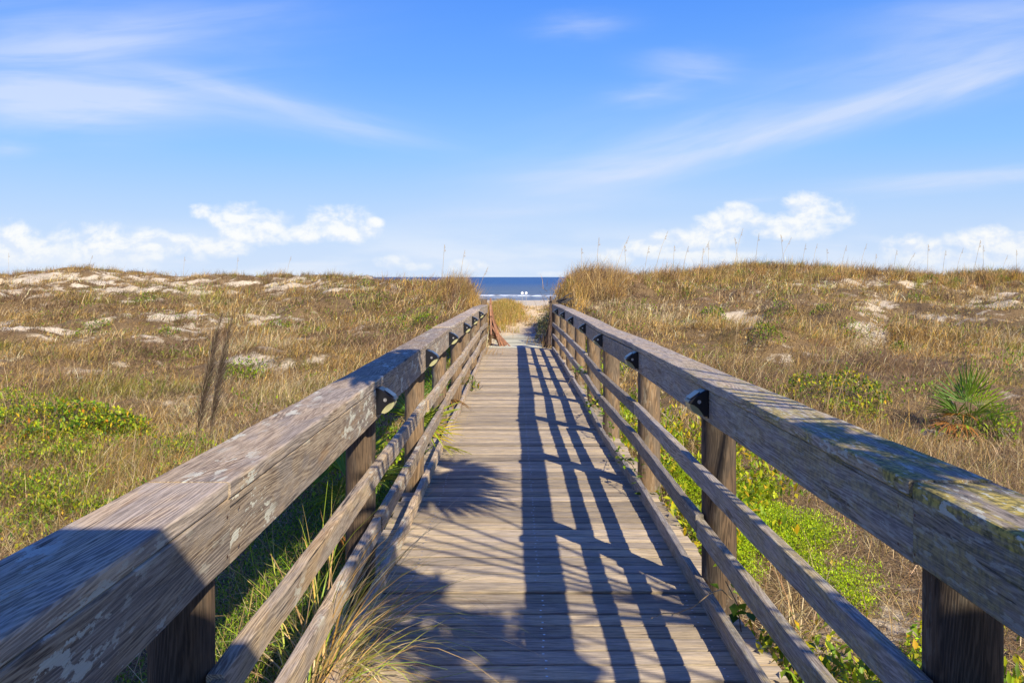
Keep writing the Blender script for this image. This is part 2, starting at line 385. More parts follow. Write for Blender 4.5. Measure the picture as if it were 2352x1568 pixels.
M_railR = wood_mat('rail wood right', 1, light=(.50, .42, .31), dark=(.16, .125, .095), grey=(.37, .34, .31), lichen=.15, stain=.3, moss=.35)
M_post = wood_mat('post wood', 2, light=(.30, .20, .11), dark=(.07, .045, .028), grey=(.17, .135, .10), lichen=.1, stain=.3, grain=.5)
M_post_shade = wood_mat('post wood with painted shade', 2, light=(.15, .10, .06), dark=(.035, .025, .018), grey=(.085, .07, .055), lichen=.1, stain=.15, grain=.5)  # near posts: shade of cap, rails and palm put into a darker colour
M_blk = plain('black plastic', (.008, .009, .014), .35)
M_lens = plain('cream plastic lens', (.42, .41, .22), .3, noise_=.08)
M_cell = plain('solar cell glass', (.02, .03, .06), .28, spec=.6)
M_steel = plain('screw steel', (.72, .72, .72), .3, .9)
M_nail = plain('rusty nail', (.12, .05, .025), .6, .5)
M_grass = leaf_mat('dry grass blades', trans=.22); M_leaf = leaf_mat('green leaves', trans=.4, rough=.42)
M_palm = leaf_mat('palmetto leaf', trans=.3, rough=.35, var=.2)
M_lath = wood_mat('fence lath wood', 2, light=(.50, .24, .13), dark=(.22, .09, .05), grey=(.34, .2, .14), lichen=0, stain=.1)
M_drift = plain('dark driftwood', (.045, .04, .038), .9, noise_=.6, sc=14)
M_white = plain('white painted sign', (.8, .8, .8), .4, noise_=.03)
M_pole = plain('grey pole', (.3, .3, .3), .5)
# ------------------------------------------------------------------ ground
def axis_pts(lo, hi, fine_lo, fine_hi, step, far_ratio=1.12):
    a = list(np.arange(fine_lo, fine_hi, step)); s = step
    while a[-1] < hi: s *= far_ratio; a.append(a[-1]+s)
    s = step
    while a[0] > lo: s *= far_ratio; a.insert(0, a[0]-s)
    return np.array(a)
gx = axis_pts(-400, 400, -26, 26, .16, 1.15); gy = axis_pts(-60, 330, -1, 46, .16, 1.08)
GX, GY = np.meshgrid(gx, gy); GZ = hgt(GX, GY)
GZ = GZ + (fbm(GX, GY, 5, 21, 2)-.5)*.05*ss(1.4, 2.2, np.abs(GX-.1))
sm = sandmask(GX, GY, GZ)
nx, ny = len(gx), len(gy)
Vt = np.stack([GX, GY, GZ], -1).reshape(-1, 3)
ii = (np.arange(ny-1)[:, None]*nx + np.arange(nx-1)[None, :]).ravel()
Ff = np.stack([ii, ii+1, ii+1+nx, ii+nx], 1).ravel()
m, N, p, out = mat_new('dune sand')
msk = N.sep(N.new('ShaderNodeAttribute', attribute_name='tint').outputs['Color'])[0]
oc = N.new('ShaderNodeTexCoord').outputs['Object']
f1 = N.noise(oc, 9, 5, .6); f2 = N.noise(oc, 60, 4, .6); f3 = N.noise(oc, .6, 3)
sand = N.mix(N.rng(f3, .35, .65), (.68, .595, .44), (.58, .49, .345))
yy_ = N.sep(oc)[1]
sand = N.mix(N.m('MULTIPLY', N.rng(N.m('ABSOLUTE', N.sep(oc)[0]), 2., 4., 1, 0), N.m('MULTIPLY', N.rng(yy_, 24, 34), N.rng(yy_, 60, 110, 1, 0))), sand, N.mix(msk, (.74, .60, .38), (.80, .62, .37)))
sand = N.mix(N.m('MULTIPLY', N.rng(f1, .55, .7), .35), sand, (.42, .33, .22))
lit = N.mix(N.rng(f2, .35, .65), (.075, .049, .024), (.32, .22, .11))
fac = N.rng(N.m('ADD', msk, N.m('MULTIPLY', N.m('SUBTRACT', N.noise(oc, 5, 7, .72), .5), 1.6)), .22, .60)
N.set(p.inputs['Base Color'], N.mix(fac, lit, sand)); p.inputs['Roughness'].default_value = .95; p.inputs['Specular IOR Level'].default_value = .1
b = N.new('ShaderNodeBump'); b.inputs['Strength'].default_value = .8; b.inputs['Distance'].default_value = .04
N.set(b.inputs['Height'], N.m('ADD', N.m('MULTIPLY', f1, 1.), N.m('MULTIPLY', f2, .35))); N.l.new(b.outputs[0], p.inputs['Normal'])
M_sand = m
colr = np.repeat(np.clip(sm, 0, 1).reshape(-1, 1), 3, 1)
tag(arr_mesh('dunes_and_beach', Vt, Ff, np.arange(len(ii))*4, M_sand, colr, smooth=True), kind='structure')
# ------------------------------------------------------------------ sea
m, N, p, out = mat_new('sea water')
oc = N.new('ShaderNodeTexCoord').outputs['Object']; x, y, z = N.sep(oc)
nf = N.noise(N.comb(N.m('MULTIPLY', x, .012), N.m('MULTIPLY', y, .05), 0.), 1, 4)
deep = N.mix(N.rng(y, 225, 900), (.13, .17, .20), (.035, .11, .27))
deep = N.mix(N.m('MULTIPLY', N.rng(nf, .45, .62), .5), deep, (.07, .13, .22))
band = N.m('ADD', y, N.m('MULTIPLY', N.m('SUBTRACT', N.noise(N.comb(N.m('MULTIPLY', x, .03), N.m('MULTIPLY', y, .01), 3.), 1, 3), .5), 22))
fo = None
for (a_, w_, k_) in [(221, 2.0, .8), (243, 5, 1.), (262, 7, .9), (286, 5, .5), (345, 3, .25)]:
    g = N.m('MULTIPLY', N.rng(N.m('ABSOLUTE', N.m('SUBTRACT', band, float(a_))), w_*.4, w_, k_, 0), 1.)
    fo = g if fo is None else N.m('MAXIMUM', fo, g)
fo = N.m('MULTIPLY', fo, N.rng(N.noise(N.comb(N.m('MULTIPLY', x, .35), N.m('MULTIPLY', y, .2), 0.), 1, 4), .36, .55))
N.set(p.inputs['Base Color'], N.mix(N.m('MULTIPLY', fo, .75), deep, (.72, .76, .82))); N.set(p.inputs['Roughness'], N.rng(fo, 0, 1, .45, .9))
p.inputs['Specular IOR Level'].default_value = .22
b = N.new('ShaderNodeBump'); b.inputs['Strength'].default_value = 1.; b.inputs['Distance'].default_value = 1.2
N.set(b.inputs['Height'], N.m('ADD', N.noise(N.comb(N.m('MULTIPLY', x, .05), N.m('MULTIPLY', y, .22), 0.), 1, 5, .6), N.m('MULTIPLY', N.noise(oc, 1.2, 3), .2)))
N.l.new(b.outputs[0], p.inputs['Normal'])
mb = MB(); mb.add([(-30000, 215, -4), (30000, 215, -4), (30000, 40000, -4), (-30000, 40000, -4)], [(0, 1, 2, 3)])
tag(mb.build('sea', m), kind='structure')
# surf: low rounded breaking crests
mb = MB()
for (yc, hh, ww) in [(262, .5, 2.5)]:
    xs = np.arange(-160, 161, 2.0); rings = []
    for X in xs:
        a = hh*(.35+.9*fbm(X, yc, .06, 40))*(1 if abs(X) < 158 else .05); yo = (fbm(X, yc, .03, 44)-.5)*14
        rings.append([(X, yc+yo+ww*math.cos(t), -4.05+a*math.sin(t)) for t in np.linspace(0, math.pi, 7)])
    mb.loft(rings)
tag(mb.build('breaking_surf', plain('sea foam', (.42, .48, .56), .8, noise_=.9, sc=.5), smooth=True), kind='structure')
# ------------------------------------------------------------------ boardwalk deck
POSTY = [2.03+2.37*k for k in range(-2, 9)]
DL, DR = -.80, 1.035
def plank(mb, x0, x1, y0, y1, z1, th, nseg, wob):
    xs = np.linspace(x0, x1, nseg+1); r0 = rng.normal(0, wob, (nseg+1, 4)); rings = []
    bow = rng.normal(0, .0015); tw = rng.normal(0, .0018)
    for i, X in enumerate(xs):
        t = i/nseg-.5; zz = z1 + bow*(1-4*t*t); e = .0055+abs(r0[i, 2])*1.5
        ya = y0+r0[i, 0]; yb = y1+r0[i, 1]; za = zz-tw*t; zb = zz+tw*t
        ym = (ya+yb)/2; zm = (za+zb)/2+.0012; q = .012
        rings.append([(X, ya, za-th), (X, yb, zb-th), (X, yb, zb-e), (X, yb-e, zb), (X, yb-e-q, zb+.0003), (X, ym, zm), (X, ya+e+q, za+.0003), (X, ya+e, za), (X, ya, za-e)])
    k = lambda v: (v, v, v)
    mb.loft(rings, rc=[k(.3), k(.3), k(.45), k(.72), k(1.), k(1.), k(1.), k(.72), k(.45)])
mb = MB(); scr = []
y = -2.2; i = 0
while y < 21.75:
    wd = .139 + rng.normal(0, .0012); gap = max(.002, rng.normal(.0058, .0028))
    near = y < 9
    xl = DL + rng.normal(0, .008); xr = DR + rng.normal(0, .008)
    if min(abs(y+wd/2-q) for q in POSTY) < .155: xl = -.655+rng.normal(0, .004); xr = .892+rng.normal(0, .004)
    mb.rnd = rng.random()
    zt = float(dzk(y+wd/2)) + rng.normal(0, .0018)
    plank(mb, xl, xr, y, y+wd, zt, .036, 22 if near else 8, .0011)
    if y > 2.5:
        for sx in (.127, -.52, .82):
            for k_ in (.035, wd-.035): scr.append((sx+rng.normal(0, .006), y+k_, zt))
    y += wd+gap
mb.cur = 1
for (a, b_, c_) in scr:
    r = .0058 if b_ < 12 else .0045
    mb.add([(a+r*math.cos(t), b_+r*math.sin(t), c_+.0026) for t in np.arange(0, 6.28, 1.0472)][::1] + [(a, b_, c_+.0034)], [(k, (k+1) % 6, 6) for k in range(6)])
tag(mb.build('boardwalk_deck', [M_deck, M_steel]), kind='structure')
# joists follow the fall of the deck
mb = MB()
for X in (-.62, .12, .86):
    mb.rnd = abs(X)
    mb.loft([[(X-.02, Y, dzk(Y)-.20), (X+.02, Y, dzk(Y)-.20), (X+.02, Y, dzk(Y)-.04), (X-.02, Y, dzk(Y)-.04)] for Y in (-2.2, 8, 21.7)])
tag(mb.build('deck_joists', M_post), kind='structure')
# pale end section, half buried
M_pale = wood_mat('bleached sandy planks', 0, light=(.66, .66, .50), dark=(.52, .50, .37), grey=(.62, .63, .50), lichen=0, stain=0, grain=.4)
mb = MB(); y = 21.84
while y < 30.5:
    mb.rnd = rng.random(); zt = -.197 + .004*(y-21.8)*(-1) + rng.normal(0, .0015)
    plank(mb, -.60+rng.normal(0, .02), .66+rng.normal(0, .02), y, y+.14, zt, .03, 6, .001)
    y += .146
tag(mb.build('sandy_walkway', M_pale), kind='structure')
# ------------------------------------------------------------------ railings
def board(mb, x0, x1, z0, z1, ya, yb, jit, seed, amp=.0012, wear=.004):
    n = max(2, int((yb-ya)/.085)); rr = np.random.default_rng(seed); rings = []
    mb.rnd = rr.random(); ph = rr.random(8)*10
    ext = rr.normal(0, .0025, 2)
    for Y in np.linspace(ya, yb, n+1):
        jx, jz = jit(Y); jx += ext[0]; jz += ext[1]
        o = dzk(Y)+jz
        e = [wear*(.7+.9*float(vn(Y*3, ph[k], 1.7, k))) for k in range(4)]
        w_ = [amp*2*(float(vn(Y*2.2, ph[k+4], 1.5, k+9))-.5) for k in range(4)]
        a, b_, c_, d_ = x0+jx+w_[0], x1+jx+w_[1], z0+o+w_[2], z1+o+w_[3]
        rings.append([(a+e[0], Y, c_), (b_-e[1], Y, c_), (b_, Y, c_+e[1]), (b_, Y, d_-e[2]), (b_-e[2]*.35, Y, d_-e[2]*.3), (b_-e[2]*1.2, Y, d_),
                      (a+e[3]*1.2, Y, d_), (a+e[3]*.35, Y, d_-e[3]*.3), (a, Y, d_-e[3]), (a, Y, c_+e[0])])
    mb.loft(rings)
def nails(mb, X, sgn, ys_, zs_):
    for Y in ys_:
        for z_ in zs_:
            r = .004
            mb.add([(X+sgn*.0015, Y+r*math.cos(t), z_+dzk(Y)+r*math.sin(t)) for t in np.arange(0, 6.28, 1.0472)], [tuple(range(6)) if sgn > 0 else tuple(range(6))[::-1]])
proto_post = {}
def make_post(side, X, Y, parent, top, bot, r):
    mb = MB(); mb.rnd = .37; rings = []
    for zi in np.linspace(0, 1, 15):
        zz = bot + (top-bot)*zi
        rings.append([((r*(1.02-.05*zi))*math.cos(a), (r*(1.02-.05*zi))*math.sin(a), zz) for k, a in enumerate(np.linspace(0, 2*math.pi, 20, endpoint=False))])
    mb.loft(rings)
    o_ = mb.build('post', M_post_shade, parent, smooth=True); o_.data.polygons[-1].use_smooth = False; o_.data.polygons[-2].use_smooth = False; return o_
def railing(name, side, label):
    s = side
    inner = -.625 if s < 0 else .868
    out_ = lambda t: inner + s*t                     # distance outward from the inner face
    rr = np.random.default_rng(11 if s < 0 else 23)
    px_ = POSTY; jx = rr.normal(0, .011, len(px_)); jz = rr.normal(0, .009, len(px_))
    jx[2:4] *= .25; jz[2:4] *= .25; jx[-3:] *= 1.3; jz[-3:] *= 1.5
    jit = lambda Y: (float(np.interp(Y, px_, jx)), float(np.interp(Y, px_, jz)))
    root = empty(name, (inner, POSTY[1], 0))
    tag(root, label, 'railing')
    def xr(a, b_): a, b_ = out_(a), out_(b_); return (min(a, b_), max(a, b_))
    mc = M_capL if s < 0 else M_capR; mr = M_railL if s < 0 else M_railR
    n = len(px_)
    caps = [(0, 1), (1, 2), (2, 3), (3, 5), (5, 7), (7, 8), (8, 10)] if s < 0 else [(0, 2), (2, 4), (4, 6), (6, 8), (8, 10)]
    for q, (a, b_) in enumerate(caps):
        mb = MB(); ya, yb = px_[a]-.03 + (.002 if a else 0), px_[b_]-.032 + (.09 if b_ == 10 else 0)
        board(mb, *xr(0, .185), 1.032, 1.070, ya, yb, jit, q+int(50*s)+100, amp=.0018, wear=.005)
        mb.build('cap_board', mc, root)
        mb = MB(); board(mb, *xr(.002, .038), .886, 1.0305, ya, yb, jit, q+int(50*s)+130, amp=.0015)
        mb.cur = 1
        ip = .001
        for P_ in [px_[k] for k in range(a, b_+1)]:
            for dy_ in (-.055, .03):
                Y = P_+dy_
                if ya+.01 < Y < yb-.01:
                    j = jit(Y); nails(mb, out_(.002-ip)+j[0]-s*.0022, -s, [Y], [.915+j[1], 1.0+j[1]])
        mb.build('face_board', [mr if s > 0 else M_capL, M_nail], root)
    runs = [(.575, .662), (.325, .412), (.025, .112)] if s < 0 else [(.562, .650), (.303, .392), (.002, .09)]
    for q, (z0, z1) in enumerate(runs):
        st_ = [2, 4, 6, 8, 10] if q != 1 else [2, 3, 5, 7, 9, 10]
        segs = [(0, 2)]+list(zip(st_[:-1], st_[1:]))
        for q2, (a, b_) in enumerate(segs):
            mb = MB(); ya, yb = px_[a]-.05, px_[b_]-.053 + (.09 if b_ == 10 else 0)
            stag = (.004 if q2 % 2 else 0)
            j2 = (lambda Y, k=rr.normal(0, .006): (jit(Y)[0], jit(Y)[1]+k))
            if a == 0: j2 = lambda Y: (jit(Y)[0]+s*.0, jit(Y)[1]-.008)
            board(mb, *xr(stag, stag+.038), z0, z1, ya, yb, j2, q*20+q2+int(50*s)+200, wear=.0045, amp=.0022)
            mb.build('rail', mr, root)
    # posts
    r = .073 if s < 0 else .084
    first = None
    for k, Y in enumerate(px_):
        if first is None:
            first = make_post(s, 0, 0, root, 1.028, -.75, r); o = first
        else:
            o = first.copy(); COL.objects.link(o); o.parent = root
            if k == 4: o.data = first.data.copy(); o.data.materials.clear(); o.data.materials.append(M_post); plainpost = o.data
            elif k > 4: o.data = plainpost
        wx = out_(.041 + r) + jx[k]
        o.location = Vector((wx, Y, float(dzk(Y))+jz[k]*.5)) - root.location
        o.rotation_euler = (rr.normal(0, .006), rr.normal(0, .006), rr.random()*6)
    # ledge blocks beside the nearest posts and an upright board at the far end
    mb = MB(); board(mb, *xr(.042, .165), .60, .638, .9, px_[2]-.09, jit, 77)
    mb.build('ledge_board', mr, root)
    mb = MB(); mb.rnd = .6; Y = px_[-1]+.07
    xa, xb = xr(-.002, .14); mb.box((xa, Y, -.45), (xb, Y+.035, .98))
    mb.build('end_board', M_post, root)
    return jit, inner
jitL, inL = railing('wooden_railing', -1, 'weathered wooden railing along the left edge of the boardwalk, seen from its sunlit inner side')
jitR, inR = railing('wooden_railing', 1, 'weathered wooden railing along the right edge of the boardwalk, shaded inside and mossy nearby')
# ------------------------------------------------------------------ solar deck lights
def solar_proto(s):
    """origin on the face board, body protrudes to the walkway (-s in x)"""
    root = empty('solar_light', (0, 0, 0))
    hw = .056
    P = [(0, -.058), (0, .058), (.012, .060), (.030, .050), (.084, .012), (.088, .004), (.080, -.001), (.060, -.008), (.042, -.022), (.028, -.040), (.018, -.058)]
    mb = MB(); rings = []
    for yv, sc in ((-hw, .94), (-hw+.004, 1), (hw-.004, 1), (hw, .94)):
        rings.append([(-s*(q*sc), yv, zz*sc) for q, zz in P])
    if s < 0: rings = rings[::-1]
    mb.loft(rings); mb.box((-.004 if s > 0 else -.001, -hw-.006, -.064), (.001 if s > 0 else .004, hw+.006, .066))
    mb.build('housing', M_blk, root)
    # lens: quarter round between nose and wall
    mb = MB(); L = [(.016, -.050), (.030, -.036), (.044, -.020), (.062, -.006), (.080, .000), (.079, -.016), (.070, -.032), (.054, -.046), (.036, -.055)]
    rings = [[(-s*q, yv, zz) for q, zz in L] for yv in (-hw*.90, hw*.90)]
    if s < 0: rings = rings[::-1]
    mb.loft(rings); mb.build('lens', M_lens, root)
    mb = MB()   # solar cell lying on the sloping top
    a0 = Vector((.034, 0, .0505)); a1 = Vector((.078, 0, .0195)); nrm = Vector((.575, 0, .818))*.003
    q = []
    for lift in (0, 1):
        for (p_, yv) in ((a0, -hw*.8), (a1, -hw*.8), (a1, hw*.8), (a0, hw*.8)): v = p_+nrm*lift; q.append((-s*v.x, yv, v.z))
    mb.add(q, [(0, 1, 2, 3), (4, 5, 6, 7), (0, 1, 5, 4), (1, 2, 6, 5), (2, 3, 7, 6), (3, 0, 4, 7)])
    mb.build('solar_panel', M_cell, root)
    for yv in (-hw, hw):   # a screw with a washer on each end cheek
        mb = MB(); r0 = .0085; sg = -1 if yv < 0 else 1
        ring = lambda r_, o_: [(-s*.040 + r_*math.cos(t), yv+sg*o_, .008 + r_*math.sin(t)) for t in np.linspace(0, 2*math.pi, 12, endpoint=False)]
        mb.loft([ring(r0, .0), ring(r0, .003), ring(.0055, .003), ring(.004, .0012), ring(.0005, .0012)], cap=False)
        mb.build('screw', M_steel, root)
    return root
def copy_tree(o, parent=None):
    c = o.copy(); COL.objects.link(c); c.parent = parent
    for ch in o.children: copy_tree(ch, c)
    return c
ordn = ['nearest', 'second nearest', 'third', 'fourth', 'fifth', 'sixth', 'seventh', 'eighth']
for s, jit, inner, nm, nn in ((-1, jitL, inL, 'left', 6), (1, jitR, inR, 'right', 7)):
    pr = solar_proto(s)
    for k in range(nn):
        Y = POSTY[3+k] - (.19 if s < 0 else .27)
        o = pr if k == 0 else copy_tree(pr)
        j = jit(Y)
        o.location = (inner + j[0] + s*.001, Y, .972 + j[1] + float(dzk(Y)))
        o.rotation_euler = (random.gauss(0, .02), 0, random.gauss(0, .02))
        face = 'sunlit' if s < 0 else 'shaded'
        tag(o, '%s black solar light from the camera on the %s %s railing' % (ordn[k], face, nm), 'solar light', 'solar lights on the railings')
# ------------------------------------------------------------------ vegetation builders (numpy)
def blades(base, az, lean, length, width, curve, color, tipcol=None, segs=3, droop=None):
    """base (N,3); returns verts, faces flat, starts, colours. Each blade is a bent ribbon"""
    n = len(base); ts = np.linspace(0, 1, segs+1)
    ca, sa = np.cos(az), np.sin(az)
    th = lean[:, None] + curve[:, None]*(ts[None, :]**1.1)         # angle from vertical
    dl = (length/segs)[:, None]
    thm = (th[:, 1:]+th[:, :-1])/2
    hx = np.concatenate([np.zeros((n, 1)), np.cumsum(np.sin(thm)*dl, 1)], 1)
    hz = np.concatenate([np.zeros((n, 1)), np.cumsum(np.cos(thm)*dl, 1)], 1)
    P = np.stack([base[:, 0:1]+hx*ca[:, None], base[:, 1:2]+hx*sa[:, None], base[:, 2:3]+hz], -1)
    tw = rng.normal(0, .7, n)
    sx = np.stack([-np.sin(az+tw), np.cos(az+tw), np.zeros(n)], -1)
    wd = (1-ts**1.6)[None, :]*width[:, None]*.5
    A = P + sx[:, None, :]*wd[..., None]; B = P - sx[:, None, :]*wd[..., None]
    L = segs
    Vv = np.concatenate([np.stack([A[:, :L], B[:, :L]], 2).reshape(n, -1, 3), P[:, L:]], 1)   # 2L+1 verts
    per = 2*L+1; fs = []
    for i in range(L-1): fs.append([2*i, 2*i+1, 2*i+3, 2*i+2])
    quad = np.array(fs).reshape(-1, 4) if L > 1 else np.zeros((0, 4), int)
    tri = np.array([[2*L-2, 2*L-1, 2*L]])
    off = (np.arange(n)*per)
    fl = np.concatenate([quad.ravel(), tri.ravel()])
    F = (off[:, None] + fl[None, :]).ravel()
    st1 = np.concatenate([np.arange(len(quad))*4, [len(quad)*4]]); perl = len(fl)
    starts = (np.arange(n)[:, None]*perl + st1[None, :]).ravel()
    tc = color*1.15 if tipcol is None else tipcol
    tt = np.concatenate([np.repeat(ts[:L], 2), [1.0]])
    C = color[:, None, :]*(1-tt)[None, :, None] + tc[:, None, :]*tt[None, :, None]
    return Vv.reshape(-1, 3), F, starts, C.reshape(-1, 3)
def leaves(pos, nrm_az, tilt, length, width, color):
    """folded pointed leaves: 6 verts, 4 tris as 2 quads"""
    n = len(pos); ca, sa = np.cos(nrm_az), np.sin(nrm_az)
    d_ = np.stack([ca*np.cos(tilt), sa*np.cos(tilt), np.sin(tilt)], -1)
    s_ = np.stack([-sa, ca, rng.normal(0, .35, n)], -1); s_ /= np.linalg.norm(s_, axis=1)[:, None]
    up = np.cross(d_, s_)
    l = length[:, None]; w_ = width[:, None]*.5
    v0 = pos; v1 = pos + d_*l*.5 + s_*w_ + up*w_*.35; v2 = pos + d_*l*.95 - up*l*.08; v3 = pos + d_*l*.5 - s_*w_ + up*w_*.35; v4 = pos + d_*l*.5
    Vv = np.stack([v0, v1, v2, v3, v4], 1).reshape(-1, 3)
    fl = np.array([0, 1, 2, 4, 0, 4, 2, 3]); F = (np.arange(n)[:, None]*5+fl[None]).ravel(); st_ = (np.arange(n)[:, None]*8 + np.array([0, 4])[None]).ravel()
    return Vv, F, st_, np.repeat(color, 5, 0)
def merge(parts):
    vo = 0; lo_ = 0; V_, F_, S_, C_ = [], [], [], []
    for (v, f, s_, c) in parts:
        V_.append(v); F_.append(f+vo); S_.append(s_+lo_); C_.append(c); vo += len(v); lo_ += len(f)
    return np.concatenate(V_), np.concatenate(F_), np.concatenate(S_), np.concatenate(C_)
def palette(n, cols, wts, var=.18):
    k = rng.choice(len(cols), n, p=np.array(wts)/sum(wts))
    c = np.array(cols)[k]; return np.clip(c*(1+rng.normal(0, var, (n, 1)))*(1+rng.normal(0, .05, (n, 3))), .004, .9)
def scatter(n, ymin, ymax, umin=-.72, umax=.72, pw=1.0, xpad=1.5):
    """points whose density falls with distance"""
    a = rng.random(n); Y = (ymin**pw + a*(ymax**pw-ymin**pw))**(1/pw)
    X = rng.uniform(umin, umax, n)*Y + rng.normal(0, xpad*.3, n)
    return X, Y
TAN = (.51, .35, .135); GOLD = (.50, .305, .07); BRN = (.21, .125, .055); PUR = (.255, .165, .088); STR = (.66, .52, .29); OLV = (.27, .26, .04); GRN = (.15, .26, .02); RED = (.33, .13, .05)
def on_walk(X, Y): return (X > -.74) & (X < 1.0) & (Y < 22) & (Y > -3) | ((X > -.62) & (X < .68) & (Y > 21) & (Y < 31))
# --- dry grass tufts over both dunes
def tufts(n, ymin, ymax, nb, L0, W0, pw, keep=None, cols=None, thr=.42, um=.72):
    X, Y = scatter(n, ymin, ymax, -um, um, pw=pw)
    Z = hgt(X, Y); sm_ = sandmask(X, Y, Z) + .12
    ok = ~on_walk(X, Y) & (rng.random(n) > ss(thr-.2, thr+.25, sm_)*(.45+.38*(fbm(X, Y, 1.6, 47, 2) < .5))) & (Z > -2.6)
    if keep is not None: ok &= keep(X, Y, Z)
    X, Y, Z, sm_ = X[ok], Y[ok], Z[ok], sm_[ok]; n = len(X)
    kind = fbm(X, Y, .45, 31, 3) + rng.normal(0, .07, n); kd2 = fbm(X, Y, .8, 37, 3)+rng.normal(0, .06, n)
    size = np.exp(rng.normal(0, .28, n))*(.55+1.25*ss(.35, .68, fbm(X, Y, .8, 41, 3)))
    bias = rng.normal(0, 1, n)
    out = []
    rep = lambda a: np.repeat(a, nb, 0)
    N_ = n*nb
    size = size*(1-.45*ss(34, 42, Y)*(X < 0))
    pos = np.stack([rep(X), rep(Y), rep(Z)], -1); spread = rep(size)*.10
    pos[:, 0] += rng.normal(0, 1, N_)*spread; pos[:, 1] += rng.normal(0, 1, N_)*spread; pos[:, 2] -= .01
    az = rng.uniform(0, 2*np.pi, N_)
    # wind pushes the blades towards +x
    wx, wy = np.cos(az)+.75, np.sin(az)+.15*rep(bias); az = np.arctan2(wy, wx)
    lean = np.abs(rng.normal(.55, .45, N_)); curve = np.abs(rng.normal(1.5, .7, N_))
    ln = L0*rep(size)*rng.uniform(.45, 1.15, N_)
    wd = W0*rng.uniform(.6, 1.4, N_)*np.clip(rep(Y)/16, .55, 1.9)
    k = rep(kind)+rng.normal(0, .05, N_); k2 = rep(kd2); rt = rep((X > 0)*1.)
    gold = np.array(GOLD); col = np.where((k < .44)[:, None], np.array(PUR), np.where((k < .54)[:, None], np.array(TAN), np.where((k < .66)[:, None], gold, np.array(STR)*.9)))
    col = np.where(((k2 > .68) & (k > .46))[:, None], np.array(OLV), col)
    col = np.where(((rt > 0) & (k < .42) & (k2 < .5))[:, None], np.array(TAN)*.85, col)
    r_ = rng.random(N_)
    col = np.where((r_ < .07)[:, None], np.array(STR), col); col = np.where(((r_ > .10) & (r_ < .2))[:, None], np.array(BRN), col)
    col = np.where(((r_ > .975))[:, None], np.array(GRN)*1.1, col)
    col = col*(1+rng.normal(0, .16, (N_, 1)))*rep(np.exp(rng.normal(0, .26, n)))[:, None]
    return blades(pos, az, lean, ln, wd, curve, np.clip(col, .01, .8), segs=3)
parts = []
nearclear = lambda X, Y, Z: ~((X > .9) & (X < 3.2) & (Y < 9)) & ~((X < -.6) & (X > -2.0) & (Y < 8))
parts.append(tufts(1300, 1.8, 8, 40, .26, .0036, 1.4, nearclear))
parts.append(tufts(8500, 7, 20, 34, .215, .0070, 1.5, nearclear))
parts.append(tufts(19000, 18, 46, 22, .22, .0085, 1.5))
n = 1500; nb = 80
X, Y = scatter(n, 8, 39, pw=1.6); Z = hgt(X, Y); ok = ~on_walk(X, Y) & (np.abs(X) > 1.6); X, Y, Z = X[ok], Y[ok], Z[ok]; n = len(X); N_ = n*nb
rep_ = lambda a: np.repeat(a, nb, 0); sz = np.exp(rng.normal(0, .3, n))
pos = np.stack([rep_(X), rep_(Y), rep_(Z)], -1); pos[:, 0] += rng.normal(0, .20, N_)*rep_(sz); pos[:, 1] += rng.normal(0, .16, N_)*rep_(sz); pos[:, 2] = hgt(pos[:, 0], pos[:, 1])-.01
cc_ = rep_(palette(n, (PUR, BRN, (.12, .082, .045), (.15, .13, .04), TAN, GOLD), (4, 4, 4, 2.5, 1.5, 1.5), .12))*(1+rng.normal(0, .14, (N_, 1)))
parts.append(blades(pos, np.arctan2(rng.normal(.1, .45, N_), rng.normal(1., .5, N_)), np.abs(rng.normal(.5, .3, N_)), .28*rep_(sz)*rng.uniform(.5, 1.15, N_), .0055*rng.uniform(.6, 1.3, N_), np.abs(rng.normal(1.1, .4, N_)), np.clip(cc_, .01, .8)))
parts.append(tufts(11000, 4, 46, 18, .24, .010, 1.5, lambda X, Y, Z: np.abs(X) > .70*Y, um=1.35))
# crest fringe of taller grass on the right and at both dune shoulders
def fringe(n, xa, xb, yo, L0):
    pxs = rng.uniform(xa, xb, n); u = (pxs-VPX)/FPX; Y = crestY(u)+rng.normal(-1.0, 1.6, n)+yo; X = u*Y; return X, Y
def fr_keep(xa, xb, n, L0, nb, dY=0., cols=(GOLD, TAN, BRN, OLV), wts=(3, 3, 3, 1)):
    X, Y = fringe(n, xa, xb, dY, L0); Z = hgt(X, Y); N_ = n*nb; rep = lambda a: np.repeat(a, nb, 0)
    cl = fbm(X, Y, 1.2, 51, 2); ok = rng.random(n) < ss(.3, .6, cl)+.25
    X, Y, Z = X[ok], Y[ok], Z[ok]; n = len(X); N_ = n*nb
    size = np.exp(rng.normal(0, .22, n))
    pos = np.stack([rep(X), rep(Y), rep(Z)], -1); pos[:, :2] += rng.normal(0, .1, (N_, 2))
    az = np.arctan2(rng.normal(0, .8, N_), rng.normal(.6, .8, N_))
    c = palette(n, cols, wts); c = np.repeat(c, nb, 0)*(1+rng.normal(0, .15, (N_, 1)))
    return blades(pos, az, np.abs(rng.normal(.2, .22, N_)), L0*rep(size)*rng.uniform(.5, 1.1, N_), .009*rng.uniform(.6, 1.4, N_), np.abs(rng.normal(.75, .4, N_)), np.clip(c, .01, .8))
parts.append(fr_keep(1300, 2600, 1500, .44, 26, wts=(2, 3, 4, 1)))
parts.append(fr_keep(-200, 930, 500, .34, 20, cols=(BRN, PUR, TAN, OLV), wts=(4, 3, 2, 1)))
parts.append(fr_keep(1020, 1112, 150, .62, 34, -2., (GOLD, TAN, BRN, PUR), (2, 3, 3, 2)))
parts.append(fr_keep(1290, 1420, 190, .66, 34, -1.5, (GOLD, TAN, BRN, PUR), (2, 3, 3, 2)))
parts.append(fr_keep(930, 1030, 50, .4, 26, -1.))
V_, F_, S_, C_ = merge(parts)
